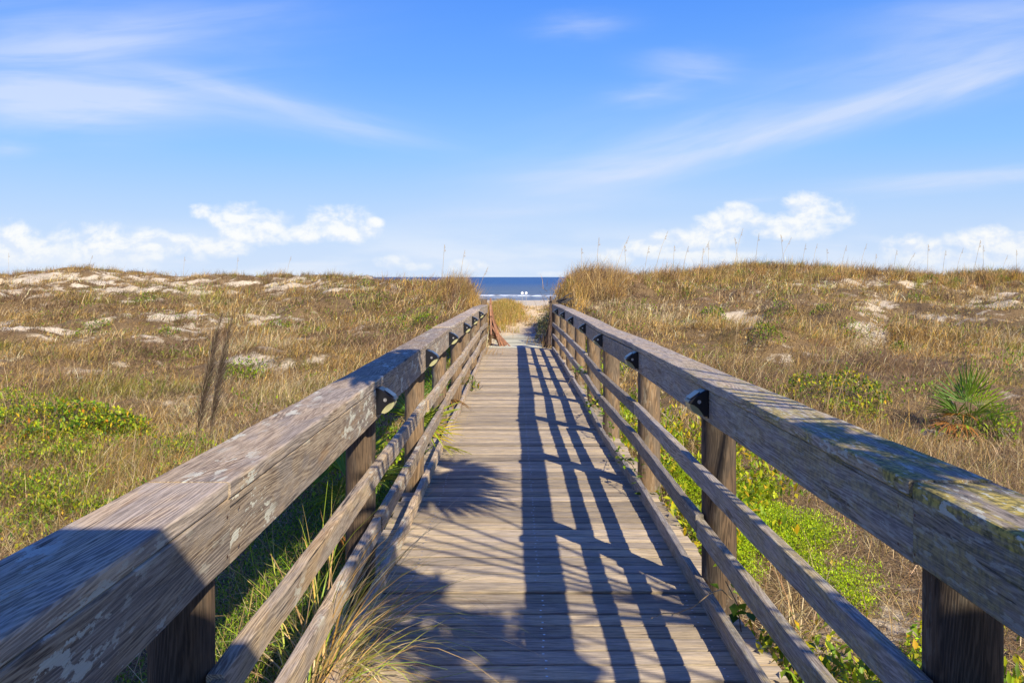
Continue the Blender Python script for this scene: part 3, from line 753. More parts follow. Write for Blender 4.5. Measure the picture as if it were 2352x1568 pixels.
tag(arr_mesh('dune_grass', V_, F_, S_, M_grass, C_), 'dry tan, golden and brown grass covering both dunes beside the boardwalk', 'grass', kind='stuff')
print('grass faces', len(S_))
# grass hummock in the middle of the sandy path
n = 260; nb = 34; X = rng.normal(-.42, .36, n); Y = rng.normal(39, 4.6, n); ok = (np.abs(X+.42) < .8); X, Y = X[ok], Y[ok]; n = len(X)
Z = hgt(X, Y); N_ = n*nb; rep = lambda a: np.repeat(a, nb, 0)
pos = np.stack([rep(X), rep(Y), rep(Z)], -1); pos[:, :2] += rng.normal(0, .08, (N_, 2))
c = palette(N_, (GOLD, TAN, OLV, BRN), (3, 2, 3, 1))
v = blades(pos, rng.uniform(0, 6.28, N_), np.abs(rng.normal(.15, .2, N_)), rng.uniform(.18, .42, N_), .011*np.ones(N_), np.abs(rng.normal(.6, .4, N_)), c)
tag(arr_mesh('hummock_grass', *v[:3], M_grass, v[3]), 'low golden green grass hummock in the sandy path beyond the boardwalk', 'grass', kind='stuff')
# --- leafy green ground cover near the walkway and in patches on the dunes
def cover(n, fx, fy, hmax, Ls, cols, wts, mask=None, ar=.45):
    X = fx(n); Y = fy(n); Z = hgt(X, Y); ok = ~on_walk(X, Y)
    if mask is not None: ok &= mask(X, Y, Z)
    X, Y, Z = X[ok], Y[ok], Z[ok]; n = len(X)
    h = rng.random(n)**.8*hmax*(.5+fbm(X, Y, 2.5, 61, 2))
    pos = np.stack([X, Y, Z+h], -1)
    return leaves(pos, rng.uniform(0, 6.28, n), rng.normal(.75, .5, n), Ls*rng.uniform(.6, 1.4, n), Ls*ar*rng.uniform(.7, 1.3, n), palette(n, cols, wts, .2))
LG = (.30, .42, .02); YG = (.50, .50, .02); MG = (.18, .30, .02); DG = (.06, .15, .015); YL = (.62, .42, .02); OR = (.55, .22, .02)
def gm(X, Y, Z): return rng.random(len(X)) < emask(greenE, X, Y, Z)*(.05+1.2*ss(.44, .62, fbm(X, Y, 2.2, 71, 3)))
parts = []
def mk(n, hmax, Ls, cols, wts, u0, u1, ya, yb, mask, pw=1.3, ar=.45):
    Y = (ya**pw+rng.random(n)*(yb**pw-ya**pw))**(1/pw); X = rng.uniform(u0, u1, n)*Y
    return cover(n, lambda n: X, lambda n: Y, hmax, Ls, cols, wts, mask, ar)
parts.append(mk(150000, .15, .040, (LG, MG, YG, YL, DG, TAN), (5, 4, 4, .5, 1.5, 1), -.72, -.2, 3, 15, gm))
parts.append(mk(90000, .18, .06, (LG, MG, YG, OLV), (3, 4, 1, 3), -.62, -.04, 12, 34, gm))
parts.append(mk(90000, .18, .06, (LG, MG, YG, OLV), (3, 4, 1, 3), .06, .62, 9, 36, gm))
# scattered green speckle on the dunes
parts.append(mk(260000, .16, .055, (MG, LG, OLV, DG), (3, 3, 3, 1), -.62, .62, 9, 40, lambda X, Y, Z: rng.random(len(X)) < ss(.60, .72, fbm(X, Y, 1.1, 81, 3))*.42, 1.5))
# broad leaves lower right beside the deck
def strip(xa, xb, ya, yb): return lambda X, Y, Z: (X > xa) & (X < xb) & (Y > ya) & (Y < yb)
def rect(n, xa, xb, ya, yb, hmax, Ls, cols, wts, mask=None, ar=.45): return cover(n, lambda n: rng.uniform(xa, xb, n), lambda n: rng.uniform(ya, yb, n), hmax, Ls, cols, wts, mask, ar)
nmask = lambda t0, t1, s_, o_: (lambda X, Y, Z: rng.random(len(X)) < ss(t0, t1, fbm(X, Y, s_, o_, 3)))
parts.append(rect(16000, 1.0, 3.2, 1.2, 4.3, .26, .055, (YG, LG, YL, MG, OR), (5, 5, 1.2, 3, .15), lambda X, Y, Z: rng.random(len(X)) < (1-ss(1.7, 2.6, X)*.9)*(1-ss(3.6, 4.5, Y)*.85)*ss(.3, .5, fbm(X, Y, 3, 99, 2)), .4))
parts.append(rect(9000, 1.0, 2.3, 4.6, 12, .25, .06, (YG, YL, LG, MG), (4, 2, 4, 3), nmask(.45, .6, 1.3, 91)))
parts.append(rect(9000, 1.0, 1.9, 10, 20, .25, .06, (YG, LG, MG, OLV), (3, 4, 4, 2), nmask(.45, .6, 1.3, 93)))
parts.append(rect(9000, -1.9, -.75, 7, 20, .28, .06, (LG, MG, OLV, YG), (3, 4, 3, 1), nmask(.42, .6, 1.3, 95)))
# under the left rail: dark feathery green
parts.append(rect(60000, -1.75, -.72, 1.6, 7.5, .2, .022, (DG, MG, LG), (4, 5, 2), lambda X, Y, Z: rng.random(len(X)) < 1-ss(-1.25, -1.75, X)*.8))
V_, F_, S_, C_ = merge(parts)
tag(arr_mesh('leafy_ground_cover', V_, F_, S_, M_leaf, C_), 'green and yellow leafy ground cover spreading over the dunes and along the boardwalk', 'ground cover', kind='stuff')
# bright moss-like cover right of the deck
def mossm(X, Y, Z):
    c = np.interp(Y, [3.5, 5, 6, 8, 10, 13], [1.6, 1.65, 1.7, 1.75, 1.5, 1.3]); hw_ = np.interp(Y, [3.5, 5, 6, 8, 10, 13], [.3, .42, .5, .42, .3, .2])
    return rng.random(len(X)) < (1-ss(.7, 1.15, np.abs(X-c)/hw_))*ss(.42, .52, fbm(X, Y, 1.8, 97, 3))
a1 = rect(330000, 1.02, 2.9, 3.2, 13, .11, .019, ((.42, .58, .015), (.54, .66, .02), (.28, .44, .015)), (4, 3, 2), mossm)
tag(arr_mesh('moss_like_cover', *a1[:3], M_leaf, a1[3]), 'bright yellow-green feathery ground cover beside the right railing', 'ground cover', kind='stuff')
# dry straw litter beside the right rail and near left
def straw(n, xa, xb, ya, yb, L0, cols, wts, h0=.0, mask=None):
    X = rng.uniform(xa, xb, n); Y = rng.uniform(ya, yb, n); Z = hgt(X, Y); ok = ~on_walk(X, Y)
    if mask is not None: ok &= mask(X, Y, Z)
    X, Y, Z = X[ok], Y[ok], Z[ok]; n = len(X)
    return blades(np.stack([X, Y, Z+rng.random(n)*.05+h0], -1), rng.uniform(0, 6.28, n), rng.normal(1.0, .45, n), L0*rng.uniform(.4, 1.3, n), rng.uniform(.002, .0048, n), rng.normal(.5, .5, n), palette(n, cols, wts, .2), segs=4)
parts = [straw(42000, 1.1, 6.5, 1.6, 11, .22, (TAN, STR, BRN, PUR, OLV), (4, 4, 5, 3, .5), 0, lambda X, Y, Z: ~mossm(X, Y, Z) & ~((X < 2.1) & (Y < 4.4))),
         straw(45000, -8, -.8, 2.5, 13, .22, (TAN, STR, BRN, PUR, OLV), (3, 4, 3, 3, 1.2)),
         straw(1500, -1.4, -.74, 2.2, 5, .45, (STR, LG, OLV, TAN), (2, 3, 3, 3), .05)]
V_, F_, S_, C_ = merge(parts)
tag(arr_mesh('straw_litter', V_, F_, S_, M_grass, C_), 'tangled pale dry straw on the ground near the boardwalk', 'straw', kind='stuff')

# ------------------------------------------------------------------ single plants
def fan(C, D, Uv, R, nseg=20, spread=2.3, fold=.25, droop=.25, width=.035, col=(.12, .22, .03), jitter=.08, rr=rng):
    """fan leaf: segments radiating from C, around direction D in the plane normal to Uv"""
    C = np.array(C, float); D = np.array(D, float)/np.linalg.norm(D); Uv = np.array(Uv, float); Uv = Uv - D*np.dot(Uv, D); Uv /= np.linalg.norm(Uv); W = np.cross(Uv, D)
    Vv, F, st_, Cc = [], [], [], []; 
    for i in range(nseg):
        a = (i/(nseg-1)-.5)*spread + rr.normal(0, jitter*.4); L = R*(1-.22*(abs(i/(nseg-1)-.5)*2)**2)*(1+rr.normal(0, .07))
        d_ = D*math.cos(a)+W*math.sin(a); s_ = -D*math.sin(a)+W*math.cos(a)
        b0 = len(Vv); cc = np.array(col)*(1+rr.normal(0, .14)); dr = droop*(1+rr.normal(0, .5))
        for t, ww in ((0.02, .10), (.3, .8), (.6, 1.), (.85, .55), (1., .02)):
            p_ = C + d_*L*t - Uv*fold*L*t*.12 + np.array([0, 0, -1])*dr*L*t**2.4
            wv = s_*width*ww*.5; lift = Uv*width*ww*.28
            Vv += [p_-wv+lift, p_-Uv*width*.15*ww, p_+wv+lift]; Cc += [cc*(1-.2*t)]*3
        for k in range(4):
            for j in (0, 1): F += [b0+3*k+j, b0+3*k+j+1, b0+3*k+j+4, b0+3*k+j+3]; st_.append(len(F)-4)
    return np.array(Vv), np.array(F), np.array(st_), np.clip(np.array(Cc), .004, .9)
def stem_mb(mb, pts, r): mb.tube(pts, r, 5)
def palmetto(name, loc, leaves_, label, stems_col=(.16, .2, .05), cat='palmetto', group=None):
    root = empty(name, loc); tag(root, label, cat, group)
    for (d_, h, out_, R, col, droop, ns) in leaves_:
        dv = Vector(d_).normalized(); base = Vector((0, 0, 0)); tip = base + Vector((dv.x*out_, dv.y*out_, h))
        fd = (Vector((dv.x, dv.y, 0))*.75 + Vector((0, 0, dv.z))).normalized()
        upv = Vector((-fd.x*fd.z, -fd.y*fd.z, 1.0)) + Vector((random.gauss(0, .35), random.gauss(0, .35), 0))
        f = fan(tip, fd, upv, R, ns, 2.3, .3, droop, R*.045, col)
        fo_ = arr_mesh('frond', *f[:3], M_palm, f[3], parent=root)
        mb = MB(); mb.col = tuple(stems_col); mid = base*.5+tip*.5+Vector((0, 0, .04))
        mb.tube([base+Vector((dv.x*.02, dv.y*.02, -.03)), mid, tip], [.008, .006, .005], 5); mb.build('leaf_stem', M_palm, fo_, origin=fo_.location)
    return root
G1 = (.13, .25, .03); G2 = (.36, .50, .03); DRY = (.45, .20, .05); GREY = (.42, .36, .28)
g = ground_at(2225, 1008)
LV = []
for a, e, h, o_, R, c, dr, ns in [(75, 2.2, .42, .10, .46, G2, .02, 11), (50, 1.3, .36, .16, .44, G2, .05, 11), (110, 1.6, .36, .12, .42, G1, .05, 11), (150, .9, .28, .18, .42, G1, .08, 11), (20, .8, .30, .2, .42, G2, .08, 11),
                              (-20, .5, .22, .2, .36, G1, .15, 11), (190, .5, .24, .16, .40, G1, .12, 11), (250, .6, .22, .12, .34, G1, .2, 11), (-70, .7, .26, .12, .34, G2, .15, 11), (130, .6, .2, .1, .36, G1, .1, 11), (35, 2.5, .46, .2, .36, G2, .02, 9),
                              (200, .15, .15, .24, .36, DRY, .5, 12), (235, -.1, .16, .24, .34, DRY, .8, 12), (-40, -.2, .14, .30, .32, GREY, 1., 11), (215, .3, .24, .12, .34, (.55, .28, .05), .3, 12), (265, -.2, .12, .16, .28, (.3, .2, .1), 1.1, 10)]:
    LV.append(((math.cos(math.radians(a)), math.sin(math.radians(a)), e), h, o_, R, c, dr, ns))
palmetto('saw_palmetto', g+Vector((0, 0, .03)), LV, 'spiky green palmetto with orange dead fronds alone on the right dune')
LV = [((.5, .2, .8), .5, .12, .45, G1, .1, 17), ((.8, -.5, .5), .45, .2, .45, (.2, .3, .04), .2, 17), ((.3, -.8, .6), .42, .2, .42, G1, .2, 17), ((-.6, .3, .7), .45, .2, .45, G1, .2, 17), ((.2, .9, .7), .5, .2, .45, G2, .15, 17),
      ((.9, -.1, -.1), .22, .15, .34, GREY, 1., 13), ((.3, -.9, -.1), .2, .1, .36, DRY, .9, 13)]
palmetto('saw_palmetto', (-1.12, 5.7, -.25), LV, 'dark green palmetto growing behind the left railing beside the nearest solar light')
LV = [((.9, -.25, .5), .4, .10, .42, (.35, .42, .03), .25, 13), ((.8, .5, .3), .3, .12, .38, (.55, .42, .03), .2, 11), ((-.3, .7, .8), .5, .15, .42, G1, .15, 15), ((.2, -.9, .6), .45, .15, .42, G2, .2, 15), ((.9, .1, -.1), .22, .2, .35, (.42, .45, .04), .15, 11)]
palmetto('saw_palmetto', (-.90, 8.2, -.22), LV, 'yellow-green palmetto pushing its fronds through the left railing onto the deck')
LV = [((.8, .1, .6), .4, .06, .40, (.45, .42, .03), .2, 13), ((.7, -.6, .4), .3, .12, .35, (.38, .20, .05), .5, 11), ((-.4, -.6, .7), .42, .12, .4, G1, .15, 15)]
palmetto('saw_palmetto', (-.88, 10.9, -.28), LV, 'farther yellowing palmetto with a drooping dead frond behind the left railing')
# cabbage palms beside the start of the walkway; their fronds shade the near boards
def palm_tree(loc, height, fr, label):
    root = empty('cabbage_palm', loc); tag(root, label, 'palm tree', 'palms beside the start of the boardwalk')
    mb = MB(); mb.rnd = .8
    pts = [(0.03*math.sin(k), .02*math.cos(k*1.3), height*k/8) for k in range(9)]
    mb.tube(pts, [.15+.02*math.sin(k*2.3) for k in range(9)], 12); mb.build('trunk', M_post, root, origin=root.location)
    for (tx, ty, tz, R, rot, tilt) in fr:
        tip = Vector((tx, ty, tz)) - Vector(loc)
        d_ = Vector((math.cos(rot), math.sin(rot), -.1 + tilt))
        f = fan(tip, d_, (.3, -.5, .8), R, 34, 4.4, .2, .12, R*.11, G1, .1)
        fo_ = arr_mesh('frond', *f[:3], M_palm, f[3], parent=root)
        top = Vector((0, 0, height)); mid = (top+tip)/2 + Vector((0, 0, .12))
        mb = MB(); mb.col = (.16, .2, .05); mb.tube([top, mid, tip], [.02, .014, .008], 5); mb.build('leaf_stem', M_palm, fo_, origin=fo_.location)
    return root
def up(X, Y, z, zt): k = (zt-z)/SZ; return (X+SX*k, Y+SY*k, zt)
fr = []
for (X, Y, z, zt, R, rot, tilt) in [(-.45, 7.35, 0, 3.0, .42, 0.0, 0), (-.60, 6.75, 0, 2.9, .62, -.35, 0), (-.7, 5.2, 1.07, 3.1, .55, -.2, 0), (-.7, 4.45, 1.07, 3.0, .42, 2.9, 0), (-.68, 5.7, 1.07, 2.9, .4, -.6, 0), (-.7, 4.8, 1.07, 3.2, .5, .5, 0),
                                    (-.70, 4.97, 0, 3.0, .48, 3.2, 0), (-.31, 4.27, 0, 2.9, .40, 3.4, 0), (-.02, 3.87, 0, 2.7, .28, 3.2, 0), (-.6, 4.1, 0, 3.2, .42, 3.6, 0)]:
    fr.append((*up(X, Y, z, zt), R, rot, tilt))
palm_tree((2.75, 1.0, -.3), 2.6, fr, 'cabbage palm with broad fan fronds just outside the frame, right of the railing')
fr = []
for (X, Y, z, zt, R, rot, tilt) in [(.86, 2.28, 1.07, 2.8, .27, 3.3, 0), (.98, 2.6, 1.07, 2.7, .22, 3.0, 0), (.62, 2.2, 1.07, 3.0, .3, 3.0, 0), (1.15, 2.0, 1.07, 2.7, .19, 3.1, 0), (1.06, 2.3, 1.07, 2.6, .17, 3.1, 0)]:
    fr.append((*up(X, Y, z, zt), R, rot, tilt))
palm_tree((3.3, -.3, -.3), 2.5, fr, 'second cabbage palm standing behind the first one, its fronds shading the right railing cap')
# roof of the shelter over the start of the walkway, behind the camera
root = empty('entry_shelter', (.15, -1.9, 0)); tag(root, 'weathered wooden shelter roof over the start of the boardwalk behind the camera', 'shelter')
ye = -.235
mb = MB(); mb.rnd = .2; mb.box((-1.6, -3.4, 2.45), (2.6, ye, 2.49)); mb.build('roof', M_post, root)
for (X, Y) in ((-1.45, -3.2), (2.45, -3.2), (-1.45, -.5), (2.45, -.5)):
    mb = MB(); mb.rnd = .4; mb.box((X-.05, Y-.05, -.5), (X+.05, Y+.05, 2.448)); mb.build('post', M_post, root)
# ------------------------------------------------------------------ plume grasses, sea oats
def plume(loc, topx, h0, h1, seed, label):
    rr = np.random.default_rng(seed); root = empty('plume_grass', loc); tag(root, label, 'grass plume', 'plume grasses behind the left railing')
    P = lambda t: Vector((topx*(t**3.2), .02*t, t*h1))
    mb = MB(); mb.col = (.34, .23, .10); mb.tube([P(t) for t in np.linspace(0, .98, 12)], [.0035-.002*t for t in np.linspace(0, 1, 12)], 5); mb.build('stem', M_grass, root, origin=root.location)
    n = 1600; t = h0/h1 + (1-h0/h1)*(.5+.5*np.clip(rr.normal(0, .55, n), -1, 1)); b_ = np.array([P(q) for q in t])
    xx = np.clip((t-h0/h1)/(1-h0/h1), 0, 1); env = np.sin(xx**.75*np.pi)
    f = blades(b_, rr.normal(-.1, .7, n), rr.uniform(.05, .75, n)**1.5, (.012+.11*env)*(.2+1.1*rr.random(n)**1.7), np.full(n, .0016), rr.uniform(.2, .9, n), palette(n, ((.11, .08, .055), (.22, .16, .11), (.52, .42, .27)), (4, 3, 1.4)), segs=2)
    arr_mesh('plume', *f[:3], M_grass, f[3], parent=root)
def at(pxx, pyy, Y): return Vector(((pxx-VPX)/FPX*Y, Y, CAMZ+(HZY-pyy)/FPX*Y))
for (bx, by, tx, ty, Y, sd_, lb) in [(424, 1050, 497, 728, 3.1, 5, 'taller left plume of feathery grey-brown grass rising behind the left railing'),
                                  (458, 1040, 522, 735, 3.35, 6, 'shorter right plume of feathery grey-brown grass rising behind the left railing')]:
    b0 = at(bx, by, Y); t0 = at(tx, ty, Y); gz = float(hgt(b0.x, Y)); H = t0.z-gz
    plume((b0.x-.02, Y, gz), t0.x-b0.x+.03, (b0.z+.02-gz), H, sd_, lb)
def oat_mesh(h, lean, seed):
    rr = np.random.default_rng(seed); mb = MB(); mb.col = (.55, .42, .22)
    P = lambda t: Vector((lean*t**2, 0, h*t)); mb.tube([P(t) for t in np.linspace(0, 1, 8)], [.0052-.0022*t for t in np.linspace(0, 1, 8)], 4)
    s1 = mb
    hd = MB(); hd.col = (.40, .28, .14)
    for k in range(16):
        t = .80+.2*k/16; p_ = P(t); a = rr.uniform(0, 6.28); d_ = Vector((math.cos(a)*.022+.014, math.sin(a)*.02, .0))*(1.1-k/20); q = p_+d_+Vector((0, 0, .01))
        w_ = .004; hd.add([p_, q+Vector((0, 0, w_)), q+d_*.6, q-Vector((0, 0, w_*1.6))], [(0, 1, 2, 3)])
    return s1, hd
oats = []
spec = []
for k, pxx in enumerate([1335, 1372, 1408, 1440, 1478, 1502, 1545, 1566, 1600, 1612, 1630, 1687, 1700, 1735, 1782, 1805, 1840, 1868, 1902, 1930, 1975, 2010, 2052, 2080, 2130, 2165, 2196, 2232, 2262, 2300, 2335]):
    spec.append((pxx, None, random.uniform(.65, 1.35), random.uniform(-.02, .22)))
for pxx in [22, 205, 420, 545, 660]: spec.append((pxx, None, random.uniform(.55, .85), random.uniform(-.05, .1)))
spec.append((1015, None, 1.05, .03)); spec.append((1056, None, .9, .05)); spec.append((1090, None, 1.0, .1))
protoo = [oat_mesh(1.0, l, i) for i, l in enumerate((.0, .08, .2))]
pm = []
for i, (a_, h_) in enumerate(protoo):
    r_ = empty('sea_oat', (0, 0, 0)); a_.build('stalk', M_grass, r_); h_.build('seed_head', M_grass, r_); pm.append(r_)
used = set()
W1 = ['zeroth', 'first', 'second', 'third', 'fourth', 'fifth', 'sixth', 'seventh', 'eighth', 'ninth', 'tenth', 'eleventh', 'twelfth', 'thirteenth', 'fourteenth', 'fifteenth', 'sixteenth', 'seventeenth', 'eighteenth', 'nineteenth', 'twentieth']
def ordw(n): return W1[n] if n <= 20 else ('thirtieth' if n == 30 else ('twenty-' if n < 30 else 'thirty-')+W1[n % 10])
cnt = {}
def nxt(k): cnt[k] = cnt.get(k, 0)+1; return ordw(cnt[k])
def nm_place(side, i, n): return 'counted from the left'
def put_oat(loc, H, k, label, group, sc=1.):
    i = k % 3
    if i not in used: o = pm[i]; used.add(i)
    else: o = copy_tree(pm[i])
    o.location = loc; o.scale = (1*sc, 1*sc, H); o.rotation_euler = (random.gauss(0, .04), random.gauss(.07, .09), random.uniform(-.5, .5))
    tag(o, label, 'sea oat', group)
for k, (pxx, _, H, l) in enumerate(spec):
    u = (pxx-VPX)/FPX; Y = float(crestY(u))+random.uniform(-1.2, .5); X = u*Y
    if pxx > 1200: lb = '%s from the left of the thin dry sea oat stalks on the right dune crest' % nxt('r'); gp = 'sea oats on the right dune crest'
    elif pxx < 900: lb = '%s from the left of the small sparse sea oats on the left dune crest' % nxt('l'); gp = 'sea oats on the left dune crest'
    else: lb = '%s sea oat from the left on the grassy shoulder left of the boardwalk end' % nxt('m'); gp = 'sea oats left of the boardwalk end'
    put_oat((X, Y, float(hgt(X, Y))-.02), H*1.05+.25, k, lb, gp, 1.3)
for k, (bx, by, ty, lb) in enumerate([(1897, 955, 775, 'tallest pale bare stalk beside the yellow-green bush on the right dune'), (1915, 965, 800, 'shorter pale bare stalk next to the tallest one by the yellow-green bush'),
                                  (1681, 880, 745, 'lone pale stalk just above the right railing cap'), (1948, 800, 700, 'pale stalk high on the right dune above the bush'), (2250, 870, 735, 'thin pale stalk just behind the palmetto'),
                                  (2300, 860, 770, 'short pale stalk rising behind the right side of the palmetto'), (2120, 870, 720, 'pale stalk left of the palmetto on the right dune')]):
    g = ground_at(bx, by); H = (by-ty)/FPX*g.y
    put_oat(g-Vector((0, 0, .02)), H, k+1, lb, 'pale tall stalks on the right dune', 1.)
# ------------------------------------------------------------------ shrubs
def shrub(loc, rx, ry, h, n, Ls, cols, wts, label, group=None, name='shrub', seed=1, twigs=14, ar=.5):
    root = empty(name, loc); tag(root, label, 'shrub', group); rr = np.random.default_rng(seed)
    a = rr.uniform(0, 6.28, n); r_ = rr.random(n)**.5; cx = r_*np.cos(a)*rx; cy = r_*np.sin(a)*ry
    ztop = h*np.sqrt(np.clip(1-r_**2, 0, 1))*(.55+.9*fbm(cx+loc[0]*3, cy+loc[1]*3, 2.2/max(rx, .2), seed, 3)); z = ztop*rr.random(n)**.45
    gz = hgt(cx+loc[0], cy+loc[1])-loc[2]
    keep = rr.random(n) < ss(.38, .58, fbm(cx*1.3+loc[0], cy*1.3+loc[1], 3.2/max(rx, .2), seed+5, 3))+.08
    cx, cy, z, gz = cx[keep], cy[keep], z[keep], gz[keep]; m_ = len(cx)
    f = leaves(np.stack([cx, cy, z+gz], -1), rr.uniform(0, 6.28, m_), rr.normal(.6, .5, m_), Ls*rr.uniform(.6, 1.3, m_), Ls*ar*rr.uniform(.7, 1.2, m_), palette(m_, cols, wts, .22))
    arr_mesh('foliage', *f[:3], M_leaf, f[3], parent=root)
    mb = MB(); mb.col = (.12, .09, .06)
    for k in range(twigs):
        a = rr.uniform(0, 6.28); q = rr.random()**.5; e = Vector((math.cos(a)*rx*q, math.sin(a)*ry*q, h*.8*(1-q*q)+.02)); b0 = Vector((e.x*.2, e.y*.2, -.03))
        mb.tube([b0, (b0+e)/2+Vector((rr.normal(0, .03), rr.normal(0, .03), .03)), e], [.006, .004, .002], 4)
    mb.build('twigs', M_drift, root, origin=root.location)
    return root
g = ground_at(130, 985); shrub(g, 1.1, .85, .27, 5200, .058, (YG, LG, MG, YL, OR, DG), (5, 4, 4, 1.3, .5, 3), 'broad low green shrub with yellow leaves near the left edge of the photo', seed=4, twigs=24)
g = ground_at(250, 1000); shrub(g, .45, .5, .22, 1500, .055, (YG, LG, MG, YL, OR, DG), (3, 5, 5, 1.2, .5, 2), 'small rounded green shrub at the right end of the broad left one', seed=5)
g = ground_at(1900, 925); shrub(g, .78, .6, .36, 2000, .055, (YG, OLV, MG, YL, DG), (4, 3, 3, 2, 3), 'yellow-green bush on the right dune beside two pale stalks', seed=6, twigs=24)
g = ground_at(1965, 965); shrub(g, .35, .4, .22, 700, .055, (YG, LG, MG, YL), (4, 4, 3, 1.5), 'small yellow-green bush just below the larger one on the right dune', seed=8)
g = ground_at(2290, 1000); shrub(g, .25, .3, .3, 600, .055, (LG, MG, G2, YG), (4, 4, 3, 2), 'little green shrub growing against the right side of the palmetto', seed=9)
sm_list = sorted([(880, 690), (840, 660), (560, 870), (640, 760), (505, 705), (1640, 725), (1665, 745), (1710, 640), (1790, 720), (1890, 715), (2070, 805), (2140, 645), (1960, 775), (2200, 655), (2300, 650), (1760, 775), (330, 700), (215, 760), (390, 770), (2110, 690), (980, 745), (930, 770)])
wh = {True: 'left', False: 'right'}
for k, (a_, b_) in enumerate(sm_list):
    g = ground_at(a_, b_); sc = random.uniform(.22, .42)
    shrub(g, sc, sc, sc*.75, int(330*sc/.3), .06, (MG, LG, OLV, DG), (4, 4, 2, 2), '%s from the left of the small low green shrubs on the %s dune' % (nxt(('s', a_ < 1181)), wh[a_ < 1181]), 'small green shrubs on the %s dune' % wh[a_ < 1181], seed=20+k, twigs=6)
# dark shrub by the right end of the walkway
shrub((.74, 23.6, float(hgt(.74, 23.6))), .20, .35, .78, 1100, .06, ((.07, .10, .04), (.13, .16, .07), (.2, .2, .1)), (4, 4, 1), 'dark green shrub at the right side of the sandy path, by the railing end', seed=50, twigs=16)
shrub((1.45, 25.5, float(hgt(1.45, 25.5))), .3, .3, .5, 500, .06, (MG, (.12, .2, .06)), (4, 4), 'green shrub on the dune shoulder just behind the right railing end', seed=51)
# green clumps below the end of the left railing and at the toe of the right one
shrub((-.60, 13.1, -.15), .13, .5, .34, 420, .06, (LG, MG, YG, OR), (4, 4, 2, .7), 'leafy green seedling clump growing at the foot of the left railing', seed=52, twigs=8)
# ------------------------------------------------------------------ vine on the right toe rail, grass clump over the deck
def vine(pts, n, label, seed, Ls=.06):
    rr = np.random.default_rng(seed); o0 = Vector(pts[0]); root = empty('creeping_vine', o0); tag(root, label, 'vine', 'vines on the right railing')
    mb = MB(); mb.col = (.18, .13, .07); mb.tube(pts, .003, 4); mb.build('stem', M_grass, root)
    P = np.array([Vector(p) - o0 for p in pts]); t = rr.random(n)*(len(P)-1.001); i = t.astype(int); q = P[i]*(1-(t-i))[:, None]+P[i+1]*(t-i)[:, None] + rr.normal(0, 1, (n, 3))*np.array([.035, .05, .05])
    f = leaves(q, rr.uniform(0, 6.28, n), rr.normal(.3, .5, n), Ls*rr.uniform(.6, 1.2, n), Ls*.6*rr.uniform(.7, 1.2, n), palette(n, (LG, MG, YG, DG), (4, 5, 1, 2)))
    arr_mesh('foliage', *f[:3], M_leaf, f[3], parent=root)
vine([(.93, 6.2, -.1), (.90, 6.3, .06), (.86, 6.7, .13), (.84, 7.2, .09), (.86, 7.7, .02)], 40, 'leafy vine climbing over the toe rail beside the second post of the right railing', 1)
vine([(.95, 8.6, -.1), (.9, 8.8, .16), (.87, 9.4, .22), (.84, 10., .1), (.88, 10.6, .0)], 75, 'thick leafy vine on the toe rail in the middle of the right railing', 2)
vine([(.95, 11.4, -.1), (.92, 11.6, .3), (.88, 12.2, .26), (.88, 12.9, .05)], 60, 'farther leafy vine tangled in the lower rails of the right railing', 3)
vine([(.98, 3.9, -.1), (.99, 4.05, .05), (.96, 4.15, .12)], 16, 'few green leaves sprouting at the foot of the nearest full right post', 4, .08)
mb = MB(); mb.col = (.42, .30, .16); mb.tube([(1.0, 4.2, .02), (.93, 4.1, .10), (.86, 4.0, .12), (.78, 3.97, .07), (.71, 4.0, .03), (.66, 4.05, .012), (.60, 4.0, .008)], [.003, .003, .0025, .002, .002, .002, .001], 5)
o = mb.build('dry_tendril', M_grass, origin=(1.0, 4.2, .02)); tag(o, 'thin dry curling tendril lying over the right toe rail onto the deck', 'tendril')
def clump(loc, n, Lm, seed, label, bias=1.2, wid=.006, cols=None, wts=None):
    rr = np.random.default_rng(seed); root = empty('grass_clump', loc); tag(root, label, 'grass clump')
    b_ = rr.normal(0, .05, (n, 3))*np.array([1, 2.8, .2]); az = np.arctan2(rr.normal(0, .9, n), rr.normal(bias, .9, n))
    f = blades(b_, az, np.abs(rr.normal(.45, .35, n)), Lm*rr.uniform(.4, 1.15, n), wid*rr.uniform(.6, 1.3, n), np.abs(rr.normal(1.45, .5, n)), palette(n, cols or ((.28, .36, .04), (.44, .44, .08), STR, TAN, (.62, .38, .1)), wts or (2.5, 3, 5, 3, 1.5)), segs=8)
    arr_mesh('blades', *f[:3], M_grass, f[3], parent=root)
clump((-.74, 3.42, -.10), 320, .95, 3, 'fountain of long green and straw blades arching over the near left edge of the deck', .75, .0075)
clump((-.80, 4.05, -.14), 40, 1.0, 5, 'sparse long grass blades looping through the left rails behind the fountain-like clump', .8, .005)
clump((-1.0, 2.7, -.2), 90, .6, 6, 'stiff green and straw grass clump outside the nearest left post', .2, .008)
clump((1.35, 4.3, -.2), 60, .45, 7, 'pale dry grass clump in the bright ground cover beside the nearest full right post', .2, .005, (STR, TAN), (3, 2))
